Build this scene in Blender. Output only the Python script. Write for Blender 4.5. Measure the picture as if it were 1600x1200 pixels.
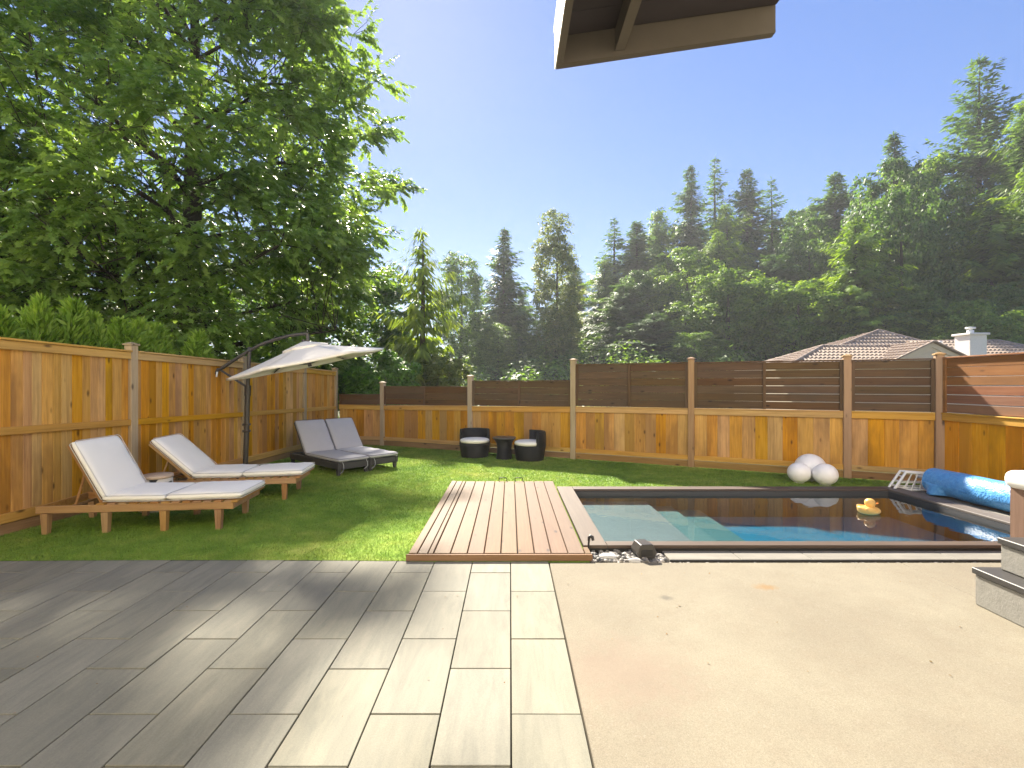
import bpy, bmesh, math, random
import numpy as np
from mathutils import Vector, Matrix

random.seed(7)
for o in list(bpy.data.objects):
    bpy.data.objects.remove(o)
SC = bpy.context.scene
COL = SC.collection
R = math.radians

# ------------------------------------------------------------------ camera, light, exposure
CAM_H = 1.42
cam_d = bpy.data.cameras.new('camera')
cam_d.sensor_width = 36.0
cam_d.lens = 16.76
cam_d.shift_x = 0.0019
cam_d.clip_start = 0.05
cam_d.clip_end = 3000
cam = bpy.data.objects.new('camera', cam_d)
cam.location = (0, 0, CAM_H)
cam.rotation_euler = (R(90), 0, 0)
COL.objects.link(cam)
SC.camera = cam

SUN_EL, SUN_AZ = 39.2, -14.0          # azimuth measured from +Y towards +X
world = bpy.data.worlds.new('World')
SC.world = world
world.use_nodes = True
wn = world.node_tree
wn.nodes.clear()
w_out = wn.nodes.new('ShaderNodeOutputWorld')
w_bg = wn.nodes.new('ShaderNodeBackground')
w_sky = wn.nodes.new('ShaderNodeTexSky')
w_sky.sky_type = 'NISHITA'
w_sky.sun_disc = False
w_sky.sun_elevation = R(SUN_EL)
w_sky.sun_rotation = R(SUN_AZ)
w_sky.air_density = 1.0
w_sky.dust_density = 0.10
w_sky.ozone_density = 5.0
w_bg.inputs['Strength'].default_value = 0.052
w_gam = wn.nodes.new('ShaderNodeGamma'); w_gam.inputs['Gamma'].default_value = 0.56
w_hsv = wn.nodes.new('ShaderNodeHueSaturation'); w_hsv.inputs['Saturation'].default_value = 1.58; w_hsv.inputs['Hue'].default_value = 0.521
wn.links.new(w_sky.outputs[0], w_gam.inputs['Color'])
wn.links.new(w_gam.outputs[0], w_hsv.inputs['Color'])
wn.links.new(w_hsv.outputs[0], w_bg.inputs['Color'])
wn.links.new(w_bg.outputs[0], w_out.inputs['Surface'])

sun_d = bpy.data.lights.new('sun', 'SUN')
sun_d.energy = 2.8
sun_d.angle = R(1.8)
sun_d.color = (1.0, 0.91, 0.77)
sun = bpy.data.objects.new('sun', sun_d)
to_sun = Vector((math.sin(R(SUN_AZ)) * math.cos(R(SUN_EL)), math.cos(R(SUN_AZ)) * math.cos(R(SUN_EL)), math.sin(R(SUN_EL))))
sun.rotation_euler = to_sun.to_track_quat('Z', 'Y').to_euler()
sun.location = to_sun * 60
COL.objects.link(sun)

SC.view_settings.view_transform = 'Standard'
SC.view_settings.look = 'None'
SC.view_settings.gamma = 1.0
SC.view_settings.use_curve_mapping = False
SC.view_settings.exposure = 2.8
SC.render.engine = 'CYCLES'
SC.cycles.max_bounces = 8
SC.cycles.diffuse_bounces = 4
SC.cycles.glossy_bounces = 3
SC.cycles.transmission_bounces = 4
SC.cycles.transparent_max_bounces = 12
SC.cycles.volume_bounces = 0
SC.cycles.sample_clamp_indirect = 6.0
SC.cycles.use_denoising = True

# ------------------------------------------------------------------ object helpers
def link(o, parent=None):
    COL.objects.link(o)
    if parent is not None:
        o.parent = parent
    return o

def tag(o, label=None, cat=None, group=None, kind=None):
    if label: o['label'] = label
    if cat: o['category'] = cat
    if group: o['group'] = group
    if kind: o['kind'] = kind
    return o

def thing(name, label, cat, loc=(0, 0, 0), rz=0.0, group=None):
    o = bpy.data.objects.new(name, None)
    o.location = loc
    o.rotation_euler = (0, 0, rz)
    o.empty_display_size = 0.2
    link(o)
    return tag(o, label, cat, group)

def struct(name):
    o = bpy.data.objects.new(name, None)
    link(o)
    o['kind'] = 'structure'
    return o

def obj(name, me, mat=None, parent=None, loc=None, rot=None, scale=None):
    o = bpy.data.objects.new(name, me)
    if mat is not None and len(me.materials) == 0:
        me.materials.append(mat)
    link(o, parent)
    if loc is not None: o.location = loc
    if rot is not None: o.rotation_euler = rot
    if scale is not None: o.scale = scale
    return o

def children(o):
    return [c for c in bpy.data.objects if c.parent == o]

def copy_tree(o, parent=None):
    c = o.copy()
    link(c)
    if parent is not None: c.parent = parent
    for ch in list(o.children):
        copy_tree(ch, c)
    return c

def rotz(a): return Matrix.Rotation(a, 4, 'Z')

class MB:
    """collects shapes, builds one mesh"""
    def __init__(self):
        self.v = []; self.f = []; self.s = []
    def add(self, vs, fs, M=None, smooth=False):
        n = len(self.v)
        for p in vs:
            p = Vector(p)
            self.v.append(tuple(M @ p) if M is not None else tuple(p))
        for f in fs:
            self.f.append([n + i for i in f]); self.s.append(smooth)
        return self
    def box(self, x0, x1, y0, y1, z0, z1, M=None):
        vs = [(x0,y0,z0),(x1,y0,z0),(x1,y1,z0),(x0,y1,z0),(x0,y0,z1),(x1,y0,z1),(x1,y1,z1),(x0,y1,z1)]
        fs = [(0,3,2,1),(4,5,6,7),(0,1,5,4),(1,2,6,5),(2,3,7,6),(3,0,4,7)]
        return self.add(vs, fs, M)
    def frustum(self, base, top, M=None):
        """base, top: lists of 3-D points, same count, closed with caps"""
        n = len(base)
        fs = [tuple(range(n))[::-1], tuple(range(n, 2*n))]
        for i in range(n):
            j = (i + 1) % n
            fs.append((i, j, n + j, n + i))
        return self.add(list(base) + list(top), fs, M)
    def tube(self, pts, r, n=8, caps=True, M=None):
        pts = [Vector(p) for p in pts]
        rr = r if isinstance(r, (list, tuple)) else [r] * len(pts)
        vs = []; fs = []
        prev = None
        for i, p in enumerate(pts):
            if i == 0: t = pts[1] - p
            elif i == len(pts) - 1: t = p - pts[i-1]
            else: t = pts[i+1] - pts[i-1]
            t.normalize()
            if prev is None:
                a = Vector((0,0,1)) if abs(t.z) < .9 else Vector((1,0,0))
                u = t.cross(a).normalized()
            else:
                u = (prev - t * prev.dot(t)).normalized()
            prev = u
            w = t.cross(u)
            for k in range(n):
                a = 2*math.pi*k/n
                vs.append(p + (u*math.cos(a) + w*math.sin(a)) * rr[i])
        for i in range(len(pts)-1):
            for k in range(n):
                a = i*n+k; b = i*n+(k+1)%n
                fs.append((a, b, b+n, a+n))
        self.add(vs, fs, M, True)
        if caps:
            self.add(vs[:n], [tuple(range(n))[::-1]], M)
            self.add(vs[-n:], [tuple(range(n))], M)
        return self
    def lathe(self, prof, n=24, M=None, a0=0.0, a1=2*math.pi, smooth=True):
        full = abs(a1 - a0 - 2*math.pi) < 1e-6
        m = n if full else n + 1
        vs = []; fs = []
        for (r, z) in prof:
            for k in range(m):
                a = a0 + (a1 - a0) * k / n
                vs.append((r*math.cos(a), r*math.sin(a), z))
        for i in range(len(prof)-1):
            for k in range(n):
                k2 = (k+1) % m
                fs.append((i*m+k, i*m+k2, (i+1)*m+k2, (i+1)*m+k))
        return self.add(vs, fs, M, smooth)
    def mesh(self, name='m'):
        me = bpy.data.meshes.new(name)
        me.from_pydata(self.v, [], self.f)
        me.polygons.foreach_set('use_smooth', self.s)
        me.update()
        return me

_bb = {}
def bbox(sx, sy, sz, bev=0.004, seg=1, mat=None, key=None):
    """bevelled box centred on the origin; shared when alike"""
    k = (round(sx,4), round(sy,4), round(sz,4), round(bev,4), seg, mat.name if mat else '', key)
    if k in _bb: return _bb[k]
    bm = bmesh.new()
    bmesh.ops.create_cube(bm, size=1.0)
    bmesh.ops.scale(bm, vec=(sx, sy, sz), verts=bm.verts)
    if bev > 0:
        bmesh.ops.bevel(bm, geom=list(bm.edges), offset=bev, segments=seg, affect='EDGES', profile=0.5)
    me = bpy.data.meshes.new('box')
    bm.to_mesh(me); bm.free()
    if mat: me.materials.append(mat)
    _bb[k] = me
    return me

def np_mesh(name, verts, faces, tint=None, smooth=False):
    """verts (n,3), faces (m,k) numpy; tint one float per vertex"""
    me = bpy.data.meshes.new(name)
    n, m, k = len(verts), len(faces), faces.shape[1]
    me.vertices.add(n)
    me.vertices.foreach_set('co', np.ascontiguousarray(verts, dtype=np.float32).ravel())
    me.loops.add(m*k)
    me.loops.foreach_set('vertex_index', np.ascontiguousarray(faces, dtype=np.int32).ravel())
    me.polygons.add(m)
    me.polygons.foreach_set('loop_start', np.arange(0, m*k, k, dtype=np.int32))
    if smooth:
        me.polygons.foreach_set('use_smooth', np.ones(m, dtype=bool))
    if tint is not None:
        a = me.attributes.new('tint', 'FLOAT', 'POINT')
        a.data.foreach_set('value', np.ascontiguousarray(tint, dtype=np.float32))
    me.update(calc_edges=True)
    return me

# ------------------------------------------------------------------ material helpers
class NT:
    def __init__(self, name):
        self.m = bpy.data.materials.new(name)
        self.m.use_nodes = True
        self.t = self.m.node_tree
        self.t.nodes.clear()
        self.out = self.n('ShaderNodeOutputMaterial')
    def n(self, typ, **kw):
        nd = self.t.nodes.new(typ)
        for k, v in kw.items():
            setattr(nd, k, v)
        return nd
    def l(self, a, b): self.t.links.new(a, b)
    def val(self, sock, v):
        if hasattr(v, 'is_output') or isinstance(v, bpy.types.NodeSocket): self.l(v, sock)
        else: sock.default_value = v
    def math(self, op, a, b=0.0, clamp=False):
        nd = self.n('ShaderNodeMath', operation=op, use_clamp=clamp)
        self.val(nd.inputs[0], a); self.val(nd.inputs[1], b)
        return nd.outputs[0]
    def coords(self, scale=(1,1,1), rand=True, which='Object'):
        tc = self.n('ShaderNodeTexCoord')
        vec = tc.outputs[which]
        if rand:
            oi = self.n('ShaderNodeObjectInfo')
            r = self.math('MULTIPLY', oi.outputs['Random'], 61.7)
            ad = self.n('ShaderNodeVectorMath', operation='ADD')
            cb = self.n('ShaderNodeCombineXYZ')
            self.l(r, cb.inputs[0]); self.l(r, cb.inputs[1]); self.l(r, cb.inputs[2])
            self.l(vec, ad.inputs[0]); self.l(cb.outputs[0], ad.inputs[1])
            vec = ad.outputs[0]
        mp = self.n('ShaderNodeMapping')
        mp.inputs['Scale'].default_value = scale
        self.l(vec, mp.inputs['Vector'])
        return mp.outputs[0]
    def noise(self, vec, scale=1.0, detail=4.0, rough=0.55, dist=0.0):
        nd = self.n('ShaderNodeTexNoise')
        self.l(vec, nd.inputs['Vector'])
        nd.inputs['Scale'].default_value = scale
        nd.inputs['Detail'].default_value = detail
        nd.inputs['Roughness'].default_value = rough
        nd.inputs['Distortion'].default_value = dist
        return nd.outputs['Fac']
    def ramp(self, fac, stops):
        nd = self.n('ShaderNodeValToRGB')
        cr = nd.color_ramp
        while len(cr.elements) < len(stops): cr.elements.new(0.5)
        for e, (p, c) in zip(cr.elements, stops):
            e.position = p
            e.color = (c, c, c, 1) if not isinstance(c, (tuple, list)) else (c[0], c[1], c[2], 1)
        self.l(fac, nd.inputs[0])
        return nd.outputs['Color']
    def mix(self, fac, a, b, mode='MIX'):
        nd = self.n('ShaderNodeMix', data_type='RGBA', blend_type=mode)
        self.val(nd.inputs[0], fac)
        self.val(nd.inputs[6], a if not isinstance(a, tuple) else (*a[:3], 1))
        self.val(nd.inputs[7], b if not isinstance(b, tuple) else (*b[:3], 1))
        return nd.outputs[2]
    def rnd(self):
        return self.n('ShaderNodeObjectInfo').outputs['Random']
    def bump(self, h, strength=0.3, dist=0.01):
        nd = self.n('ShaderNodeBump')
        nd.inputs['Strength'].default_value = strength
        nd.inputs['Distance'].default_value = dist
        self.l(h, nd.inputs['Height'])
        return nd.outputs[0]
    def principled(self, color, rough=0.6, normal=None, spec=0.4, metal=0.0, **kw):
        p = self.n('ShaderNodeBsdfPrincipled')
        self.val(p.inputs['Base Color'], color if not isinstance(color, tuple) else (*color[:3], 1))
        self.val(p.inputs['Roughness'], rough)
        p.inputs['Specular IOR Level'].default_value = spec
        p.inputs['Metallic'].default_value = metal
        if normal is not None: self.l(normal, p.inputs['Normal'])
        for k, v in kw.items(): p.inputs[k].default_value = v
        self.l(p.outputs[0], self.out.inputs['Surface'])
        return p

def wood(name, stops, axis=2, fine=40.0, rough=0.7, knots=True, patch=None, var=0.35, bump=0.25, patch_amt=0.7, spec=0.3):
    """grain along one object axis, every piece its own shade"""
    t = NT(name)
    s = [fine, fine, fine]; s[axis] = fine * 0.045
    g = t.noise(t.coords(tuple(s)), 1.0, 5, 0.65, 0.4)
    s2 = [6.0, 6.0, 6.0]; s2[axis] = 1.1
    p = t.noise(t.coords(tuple(s2)), 1.0, 3, 0.6)
    mixed = t.math('ADD', t.math('MULTIPLY', g, 0.62), t.math('MULTIPLY', p, 0.38))
    col = t.ramp(mixed, stops)
    if patch:
        s3 = [3.0, 3.0, 3.0]; s3[axis] = 0.9
        q = t.noise(t.coords(tuple(s3)), 1.0, 4, 0.6)
        q = t.math('ADD', q, t.math('MULTIPLY', t.math('SUBTRACT', t.rnd(), 0.5), 0.35))
        f = t.ramp(q, [(0.46, 0.0), (0.66, 1.0)])
        col = t.mix(t.math('MULTIPLY', f, patch_amt), col, patch)
    if knots:
        s4 = [9.0, 9.0, 9.0]; s4[axis] = 3.6
        vo = t.n('ShaderNodeTexVoronoi')
        t.l(t.coords(tuple(s4)), vo.inputs['Vector'])
        vo.inputs['Scale'].default_value = 0.8
        k = t.ramp(vo.outputs['Distance'], [(0.05, 1.0), (0.15, 0.0)])
        col = t.mix(t.math('MULTIPLY', k, 0.85), col, (stops[0][1][0]*0.28, stops[0][1][1]*0.25, stops[0][1][2]*0.25))
    hsv = t.n('ShaderNodeHueSaturation')
    t.l(col, hsv.inputs['Color'])
    r = t.rnd()
    t.l(t.math('ADD', t.math('MULTIPLY', r, var), 1.0 - var*0.5), hsv.inputs['Value'])
    r2 = t.math('FRACT', t.math('MULTIPLY', r, 17.31))
    t.l(t.math('ADD', t.math('MULTIPLY', r2, 0.018), 0.488), hsv.inputs['Hue'])
    r3 = t.math('FRACT', t.math('MULTIPLY', r, 41.77))
    t.l(t.math('ADD', t.math('MULTIPLY', r3, 0.3), 0.85), hsv.inputs['Saturation'])
    t.principled(hsv.outputs[0], rough, t.bump(g, bump, 0.004), spec)
    return t.m

def simple(name, color, rough=0.5, spec=0.4, metal=0.0, noise_amt=0.12, scale=12.0, bump=0.0, bscale=80.0, **kw):
    t = NT(name)
    n = t.noise(t.coords((1,1,1)), scale, 4, 0.6)
    f = t.math('ADD', t.math('MULTIPLY', n, noise_amt*2), 1.0 - noise_amt)
    c = t.mix(1.0, color, f, 'MULTIPLY')
    nm = None
    if bump > 0:
        nm = t.bump(t.noise(t.coords((1,1,1)), bscale, 3, 0.6), bump, 0.003)
    t.principled(c, rough, nm, spec, metal, **kw)
    return t.m

def leafy(name, c_dark, c_mid, c_light, trans=0.35, rough=0.5, spec=0.3):
    t = NT(name)
    at = t.n('ShaderNodeAttribute', attribute_name='tint')
    v = t.math('ADD', at.outputs['Fac'], t.math('MULTIPLY', t.math('SUBTRACT', t.rnd(), 0.5), 0.2))
    col = t.ramp(v, [(0.0, c_dark), (0.5, c_mid), (1.0, c_light)])
    p = t.principled(col, rough, None, spec)
    tr = t.n('ShaderNodeBsdfTranslucent')
    hs = t.n('ShaderNodeHueSaturation')
    hs.inputs['Hue'].default_value = 0.485
    hs.inputs['Saturation'].default_value = 1.15
    hs.inputs['Value'].default_value = 1.5
    t.l(col, hs.inputs['Color'])
    t.l(hs.outputs[0], tr.inputs['Color'])
    mx = t.n('ShaderNodeMixShader')
    mx.inputs[0].default_value = trans
    t.l(p.outputs[0], mx.inputs[1]); t.l(tr.outputs[0], mx.inputs[2])
    t.l(mx.outputs[0], t.out.inputs['Surface'])
    return t.m

M = {}
M['fence_board'] = wood('fence_board', [(0.28, (0.27,0.128,0.02)), (0.5, (0.56,0.295,0.047)), (0.72, (0.70,0.41,0.082))], axis=2, patch=(0.23,0.118,0.026), var=0.30)
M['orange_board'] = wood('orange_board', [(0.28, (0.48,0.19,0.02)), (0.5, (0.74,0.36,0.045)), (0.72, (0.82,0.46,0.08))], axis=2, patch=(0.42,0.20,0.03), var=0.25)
M['fence_rail_x'] = wood('fence_rail', [(0.28, (0.32,0.18,0.04)), (0.5, (0.50,0.29,0.07)), (0.75, (0.60,0.38,0.11))], axis=0, var=0.2)
M['slat'] = wood('dark_slat', [(0.28, (0.058,0.030,0.011)), (0.5, (0.102,0.056,0.019)), (0.75, (0.155,0.088,0.033))], axis=0, patch=(0.065,0.04,0.019), var=0.3)
M['slat_stile'] = wood('dark_stile', [(0.28, (0.06,0.034,0.014)), (0.5, (0.10,0.058,0.025)), (0.75, (0.15,0.09,0.042))], axis=2, var=0.3)
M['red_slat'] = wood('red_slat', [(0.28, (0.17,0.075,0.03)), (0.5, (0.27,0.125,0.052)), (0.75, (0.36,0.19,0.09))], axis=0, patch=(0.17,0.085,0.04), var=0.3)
M['post'] = wood('fence_post', [(0.28, (0.27,0.205,0.12)), (0.5, (0.38,0.30,0.185)), (0.75, (0.47,0.39,0.26))], axis=2, var=0.2)
M['post_brown'] = wood('brown_post', [(0.28, (0.24,0.15,0.075)), (0.5, (0.34,0.22,0.115)), (0.75, (0.42,0.29,0.16))], axis=2, var=0.15)
M['kick'] = wood('kickboard', [(0.28, (0.17,0.10,0.04)), (0.5, (0.27,0.165,0.07)), (0.75, (0.36,0.23,0.11))], axis=0, var=0.3)
M['deck'] = wood('deck_board', [(0.28, (0.088,0.046,0.019)), (0.5, (0.125,0.068,0.029)), (0.75, (0.16,0.094,0.044))], axis=1, fine=55, var=0.14, patch=(0.095,0.055,0.028), patch_amt=0.5)
M['deck_dark'] = wood('deck_fascia', [(0.28, (0.15,0.083,0.038)), (0.5, (0.22,0.126,0.06)), (0.75, (0.28,0.17,0.09))], axis=0, var=0.1)
M['lounger_wood'] = wood('lounger_wood', [(0.28, (0.22,0.12,0.045)), (0.5, (0.37,0.215,0.085)), (0.75, (0.48,0.30,0.13))], axis=0, fine=50, var=0.25, knots=False, rough=0.55)
M['lounger_leg'] = wood('lounger_leg', [(0.28, (0.22,0.12,0.045)), (0.5, (0.37,0.215,0.085)), (0.75, (0.48,0.30,0.13))], axis=2, fine=50, var=0.25, knots=False, rough=0.55)
M['coping'] = wood('coping', [(0.28, (0.055,0.038,0.027)), (0.5, (0.080,0.057,0.042)), (0.75, (0.11,0.081,0.062))], axis=0, fine=30, var=0.1, knots=False, rough=0.6)
M['coping_y'] = wood('coping_side', [(0.28, (0.055,0.038,0.027)), (0.5, (0.080,0.057,0.042)), (0.75, (0.11,0.081,0.062))], axis=1, fine=30, var=0.1, knots=False, rough=0.6)
M['coping_grey'] = wood('coping_grey', [(0.28, (0.08,0.068,0.056)), (0.5, (0.118,0.101,0.086)), (0.75, (0.16,0.138,0.118))], axis=1, fine=30, var=0.1, knots=False, rough=0.6)
M['tub_wood'] = wood('tub_panel', [(0.28, (0.13,0.07,0.045)), (0.5, (0.21,0.12,0.078)), (0.75, (0.29,0.175,0.12))], axis=2, fine=45, var=0.15, knots=False)
M['cushion'] = simple('white_cushion', (0.88,0.85,0.77), 0.85, 0.1, noise_amt=0.05, scale=5, bump=0.25, bscale=60)
M['piping'] = simple('cushion_piping', (0.60,0.585,0.55), 0.8, 0.1)
M['grey_cushion'] = simple('grey_cushion', (0.42,0.415,0.44), 0.85, 0.1, noise_amt=0.08, scale=6, bump=0.3, bscale=50)
M['grey_piping'] = simple('grey_piping', (0.12,0.12,0.14), 0.8, 0.1)
M['tie'] = simple('cushion_tie', (0.5,0.5,0.53), 0.8, 0.1)
M['black_metal'] = simple('black_metal', (0.012,0.012,0.013), 0.4, 0.5)
M['bronze'] = simple('umbrella_bronze', (0.055,0.048,0.042), 0.42, 0.5)
M['canopy'] = simple('umbrella_canvas', (0.84,0.79,0.69), 0.85, 0.1, noise_amt=0.04, scale=4, bump=0.1, bscale=120)
M['white_plastic'] = simple('white_plastic', (0.75,0.75,0.72), 0.45, 0.4, noise_amt=0.05)
M['globe'] = simple('white_globe', (0.90,0.885,0.86), 0.4, 0.4, noise_amt=0.02)
M['acrylic'] = simple('white_acrylic', (0.80,0.78,0.73), 0.3, 0.5, noise_amt=0.04)
M['dark_tile'] = simple('dark_tile', (0.045,0.043,0.041), 0.5, 0.4, noise_amt=0.2, scale=20, bump=0.2)
M['stone_block'] = simple('stone_block', (0.27,0.262,0.235), 0.85, 0.2, noise_amt=0.22, scale=30, bump=0.6, bscale=90)
M['black_box'] = simple('black_box', (0.022,0.021,0.02), 0.35, 0.5)
M['dark_grey'] = simple('pool_dark', (0.045,0.045,0.048), 0.5, 0.4)
M['cream'] = simple('cream_stucco', (0.62,0.55,0.42), 0.85, 0.2, noise_amt=0.08, bump=0.2)
M['white_stucco'] = simple('white_stucco', (0.76,0.73,0.66), 0.85, 0.2, noise_amt=0.08, bump=0.2)
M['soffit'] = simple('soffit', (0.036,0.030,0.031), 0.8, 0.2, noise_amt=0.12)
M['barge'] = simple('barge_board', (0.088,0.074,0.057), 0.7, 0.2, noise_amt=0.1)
M['flashing'] = simple('flashing', (0.7,0.7,0.68), 0.4, 0.5)
M['pebble'] = simple('grey_pebble', (0.26,0.255,0.245), 0.55, 0.4, noise_amt=0.3, scale=8)
M['white_stone'] = simple('white_stone', (0.50,0.485,0.455), 0.6, 0.3, noise_amt=0.1, scale=10, bump=0.4)
M['duck'] = simple('duck_yellow', (0.66,0.40,0.11), 0.35, 0.5, noise_amt=0.04)
M['duck_bill'] = simple('duck_bill', (0.62,0.20,0.03), 0.35, 0.5)
M['eye'] = simple('duck_eye', (0.01,0.01,0.01), 0.2, 0.5)
M['house_stucco'] = simple('house_stucco', (0.84,0.79,0.69), 0.9, 0.2, noise_amt=0.05, bump=0.2)  # pale and warm so the unseen wall bounces more sun
M['window_glass'] = simple('window_glass', (0.03,0.035,0.04), 0.05, 0.6, noise_amt=0.02)
M['bark'] = wood('bark', [(0.28, (0.03,0.024,0.018)), (0.5, (0.062,0.05,0.038)), (0.75, (0.11,0.09,0.07))], axis=2, fine=14, var=0.2, knots=False, rough=0.95, bump=0.9, spec=0.1)

def wicker():
    t = NT('black_wicker')
    c = t.coords((1,1,1), rand=False)
    w1 = t.n('ShaderNodeTexWave', wave_type='BANDS', bands_direction='Z')
    t.l(c, w1.inputs['Vector']); w1.inputs['Scale'].default_value = 28
    w1.inputs['Distortion'].default_value = 0.6
    n = t.noise(c, 60, 3, 0.6)
    h = t.math('ADD', w1.outputs['Fac'], t.math('MULTIPLY', n, 0.6))
    col = t.ramp(h, [(0.2, (0.003,0.003,0.0035)), (1.0, (0.013,0.0125,0.0135))])
    t.principled(col, 0.45, t.bump(h, 0.6, 0.006), 0.4)
    return t.m
M['wicker'] = wicker()
M['wicker_grey'] = simple('grey_wicker', (0.05,0.048,0.05), 0.6, 0.35, noise_amt=0.4, scale=50, bump=0.6, bscale=120)

def bubble_cover():
    t = NT('bubble_cover')
    c = t.coords((1,1,1), rand=False)
    vo = t.n('ShaderNodeTexVoronoi'); t.l(c, vo.inputs['Vector']); vo.inputs['Scale'].default_value = 55
    n = t.noise(c, 7, 4, 0.65, 0.6)
    n2 = t.noise(c, 22, 4, 0.7, 0.8)
    h = t.math('ADD', t.math('MULTIPLY', vo.outputs['Distance'], 0.5), t.math('MULTIPLY', n, 2.2))
    col = t.ramp(n2, [(0.35, (0.06,0.26,0.62)), (0.62, (0.11,0.36,0.72)), (0.8, (0.26,0.50,0.78))])
    t.principled(col, 0.40, t.bump(h, 0.55, 0.012), 0.45)
    return t.m
M['cover'] = bubble_cover()

def paver_mat():
    t = NT('paver')
    c = t.coords((14, 2.2, 14))
    streak = t.noise(c, 1.0, 6, 0.7, 0.5)
    big = t.noise(t.coords((2.6, 1.2, 2)), 1.0, 4, 0.6)
    fine = t.noise(t.coords((1,1,1)), 160, 3, 0.7)
    col = t.ramp(streak, [(0.28, (0.155,0.152,0.122)), (0.5, (0.205,0.197,0.154)), (0.74, (0.250,0.233,0.180))])
    d = t.ramp(big, [(0.42, 0.0), (0.68, 1.0)])
    col = t.mix(t.math('MULTIPLY', d, 0.55), col, (0.155,0.152,0.126))
    col = t.mix(1.0, col, t.math('ADD', t.math('MULTIPLY', fine, 0.5), 0.75), 'MULTIPLY')
    hsv = t.n('ShaderNodeHueSaturation'); t.l(col, hsv.inputs['Color'])
    r = t.rnd()
    t.l(t.math('ADD', t.math('MULTIPLY', r, 0.16), 0.94), hsv.inputs['Value'])
    r2 = t.math('FRACT', t.math('MULTIPLY', r, 17.31))
    t.l(t.math('ADD', t.math('MULTIPLY', r2, 0.22), 0.9), hsv.inputs['Saturation'])
    h = t.math('ADD', t.math('MULTIPLY', streak, 0.8), t.math('MULTIPLY', fine, 0.5))
    t.principled(hsv.outputs[0], 0.8, t.bump(h, 0.35, 0.004), 0.25)
    return t.m
M['paver'] = paver_mat()

def concrete_mat():
    t = NT('concrete')
    c = t.coords((1,1,1), rand=False)
    big = t.noise(c, 1.3, 4, 0.6)
    mid = t.noise(c, 9, 5, 0.65)
    fine = t.noise(c, 210, 3, 0.75)
    col = t.ramp(big, [(0.35, (0.172,0.152,0.113)), (0.65, (0.205,0.185,0.137))])
    col = t.mix(t.math('MULTIPLY', t.ramp(mid, [(0.45,0.0),(0.75,1.0)]), 0.4), col, (0.165,0.135,0.098))
    col = t.mix(1.0, col, t.math('ADD', t.math('MULTIPLY', fine, 1.3), 0.35), 'MULTIPLY')
    gr_n = t.noise(c, 60, 4, 0.7)
    col = t.mix(t.math('MULTIPLY', t.ramp(gr_n, [(0.60, 0.0), (0.70, 1.0)]), 0.35), col, (0.27,0.25,0.21))
    def stain(x, y, sx, sy, colr, amt):
        nonlocal col
        mp = t.n('ShaderNodeMapping', vector_type='POINT')
        sub = t.n('ShaderNodeVectorMath', operation='SUBTRACT')
        t.l(c, sub.inputs[0]); sub.inputs[1].default_value = (x, y, 0)
        mul = t.n('ShaderNodeVectorMath', operation='MULTIPLY')
        t.l(sub.outputs[0], mul.inputs[0]); mul.inputs[1].default_value = (1/sx, 1/sy, 0)
        ln = t.n('ShaderNodeVectorMath', operation='LENGTH'); t.l(mul.outputs[0], ln.inputs[0])
        dd = t.math('ADD', ln.outputs['Value'], t.math('MULTIPLY', t.math('SUBTRACT', t.noise(c, 14, 5, 0.75), 0.5), 1.8))
        f = t.ramp(dd, [(0.25, 1.0), (1.0, 0.0)])
        col = t.mix(t.math('MULTIPLY', f, amt), col, colr)
    stain(1.78, 3.33, 0.10, 0.07, (0.20,0.11,0.035), 0.6)
    stain(1.04, 3.16, 0.055, 0.045, (0.09,0.082,0.07), 0.7)
    stain(0.55, 2.35, 0.5, 0.4, (0.20,0.15,0.115), 0.5)
    t.principled(col, 0.85, t.bump(t.math('ADD', fine, mid), 0.3, 0.003), 0.2)
    return t.m
M['concrete'] = concrete_mat()

def slab_mat():
    t = NT('pool_slab')
    c = t.coords((3, 9, 3))
    n = t.noise(c, 1.0, 5, 0.65)
    col = t.ramp(n, [(0.3, (0.155,0.146,0.124)), (0.7, (0.21,0.197,0.168))])
    t.principled(col, 0.8, None, 0.25)
    return t.m
M['slab'] = slab_mat()

def grass_mat(name, blade):
    t = NT(name)
    c = t.coords((1,1,1), rand=False)
    big = t.noise(c, 0.9, 4, 0.6)
    mid = t.noise(c, 5.0, 4, 0.6)
    m = t.math('ADD', t.math('MULTIPLY', big, 0.6), t.math('MULTIPLY', mid, 0.4))
    col = t.ramp(m, [(0.36, (0.12,0.225,0.028)), (0.48, (0.19,0.30,0.042)), (0.58, (0.26,0.345,0.058)), (0.68, (0.38,0.41,0.105))])
    if blade:
        at = t.n('ShaderNodeAttribute', attribute_name='tint')
        v = t.math('ADD', t.math('MULTIPLY', at.outputs['Fac'], 0.6), 0.75)
        col = t.mix(1.0, col, v, 'MULTIPLY')
        p = t.principled(col, 0.5, None, 0.25)
        tr = t.n('ShaderNodeBsdfTranslucent'); t.l(col, tr.inputs['Color'])
        mx = t.n('ShaderNodeMixShader'); mx.inputs[0].default_value = 0.35
        t.l(p.outputs[0], mx.inputs[1]); t.l(tr.outputs[0], mx.inputs[2])
        t.l(mx.outputs[0], t.out.inputs['Surface'])
    else:
        fine = t.noise(c, 120, 3, 0.7)
        col = t.mix(1.0, col, t.math('ADD', t.math('MULTIPLY', fine, 0.6), 0.7), 'MULTIPLY')
        t.principled(col, 0.9, t.bump(fine, 0.8, 0.01), 0.1)
    return t.m
M['turf'] = grass_mat('turf', False)
M['blade'] = grass_mat('grass_blade', True)
M['ground'] = simple('earth', (0.07,0.075,0.035), 0.95, 0.1, noise_amt=0.4, scale=2.0, bump=0.5, bscale=8)
M['hill'] = simple('hill_undergrowth', (0.035,0.05,0.018), 0.95, 0.1, noise_amt=0.5, scale=0.6)

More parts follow.
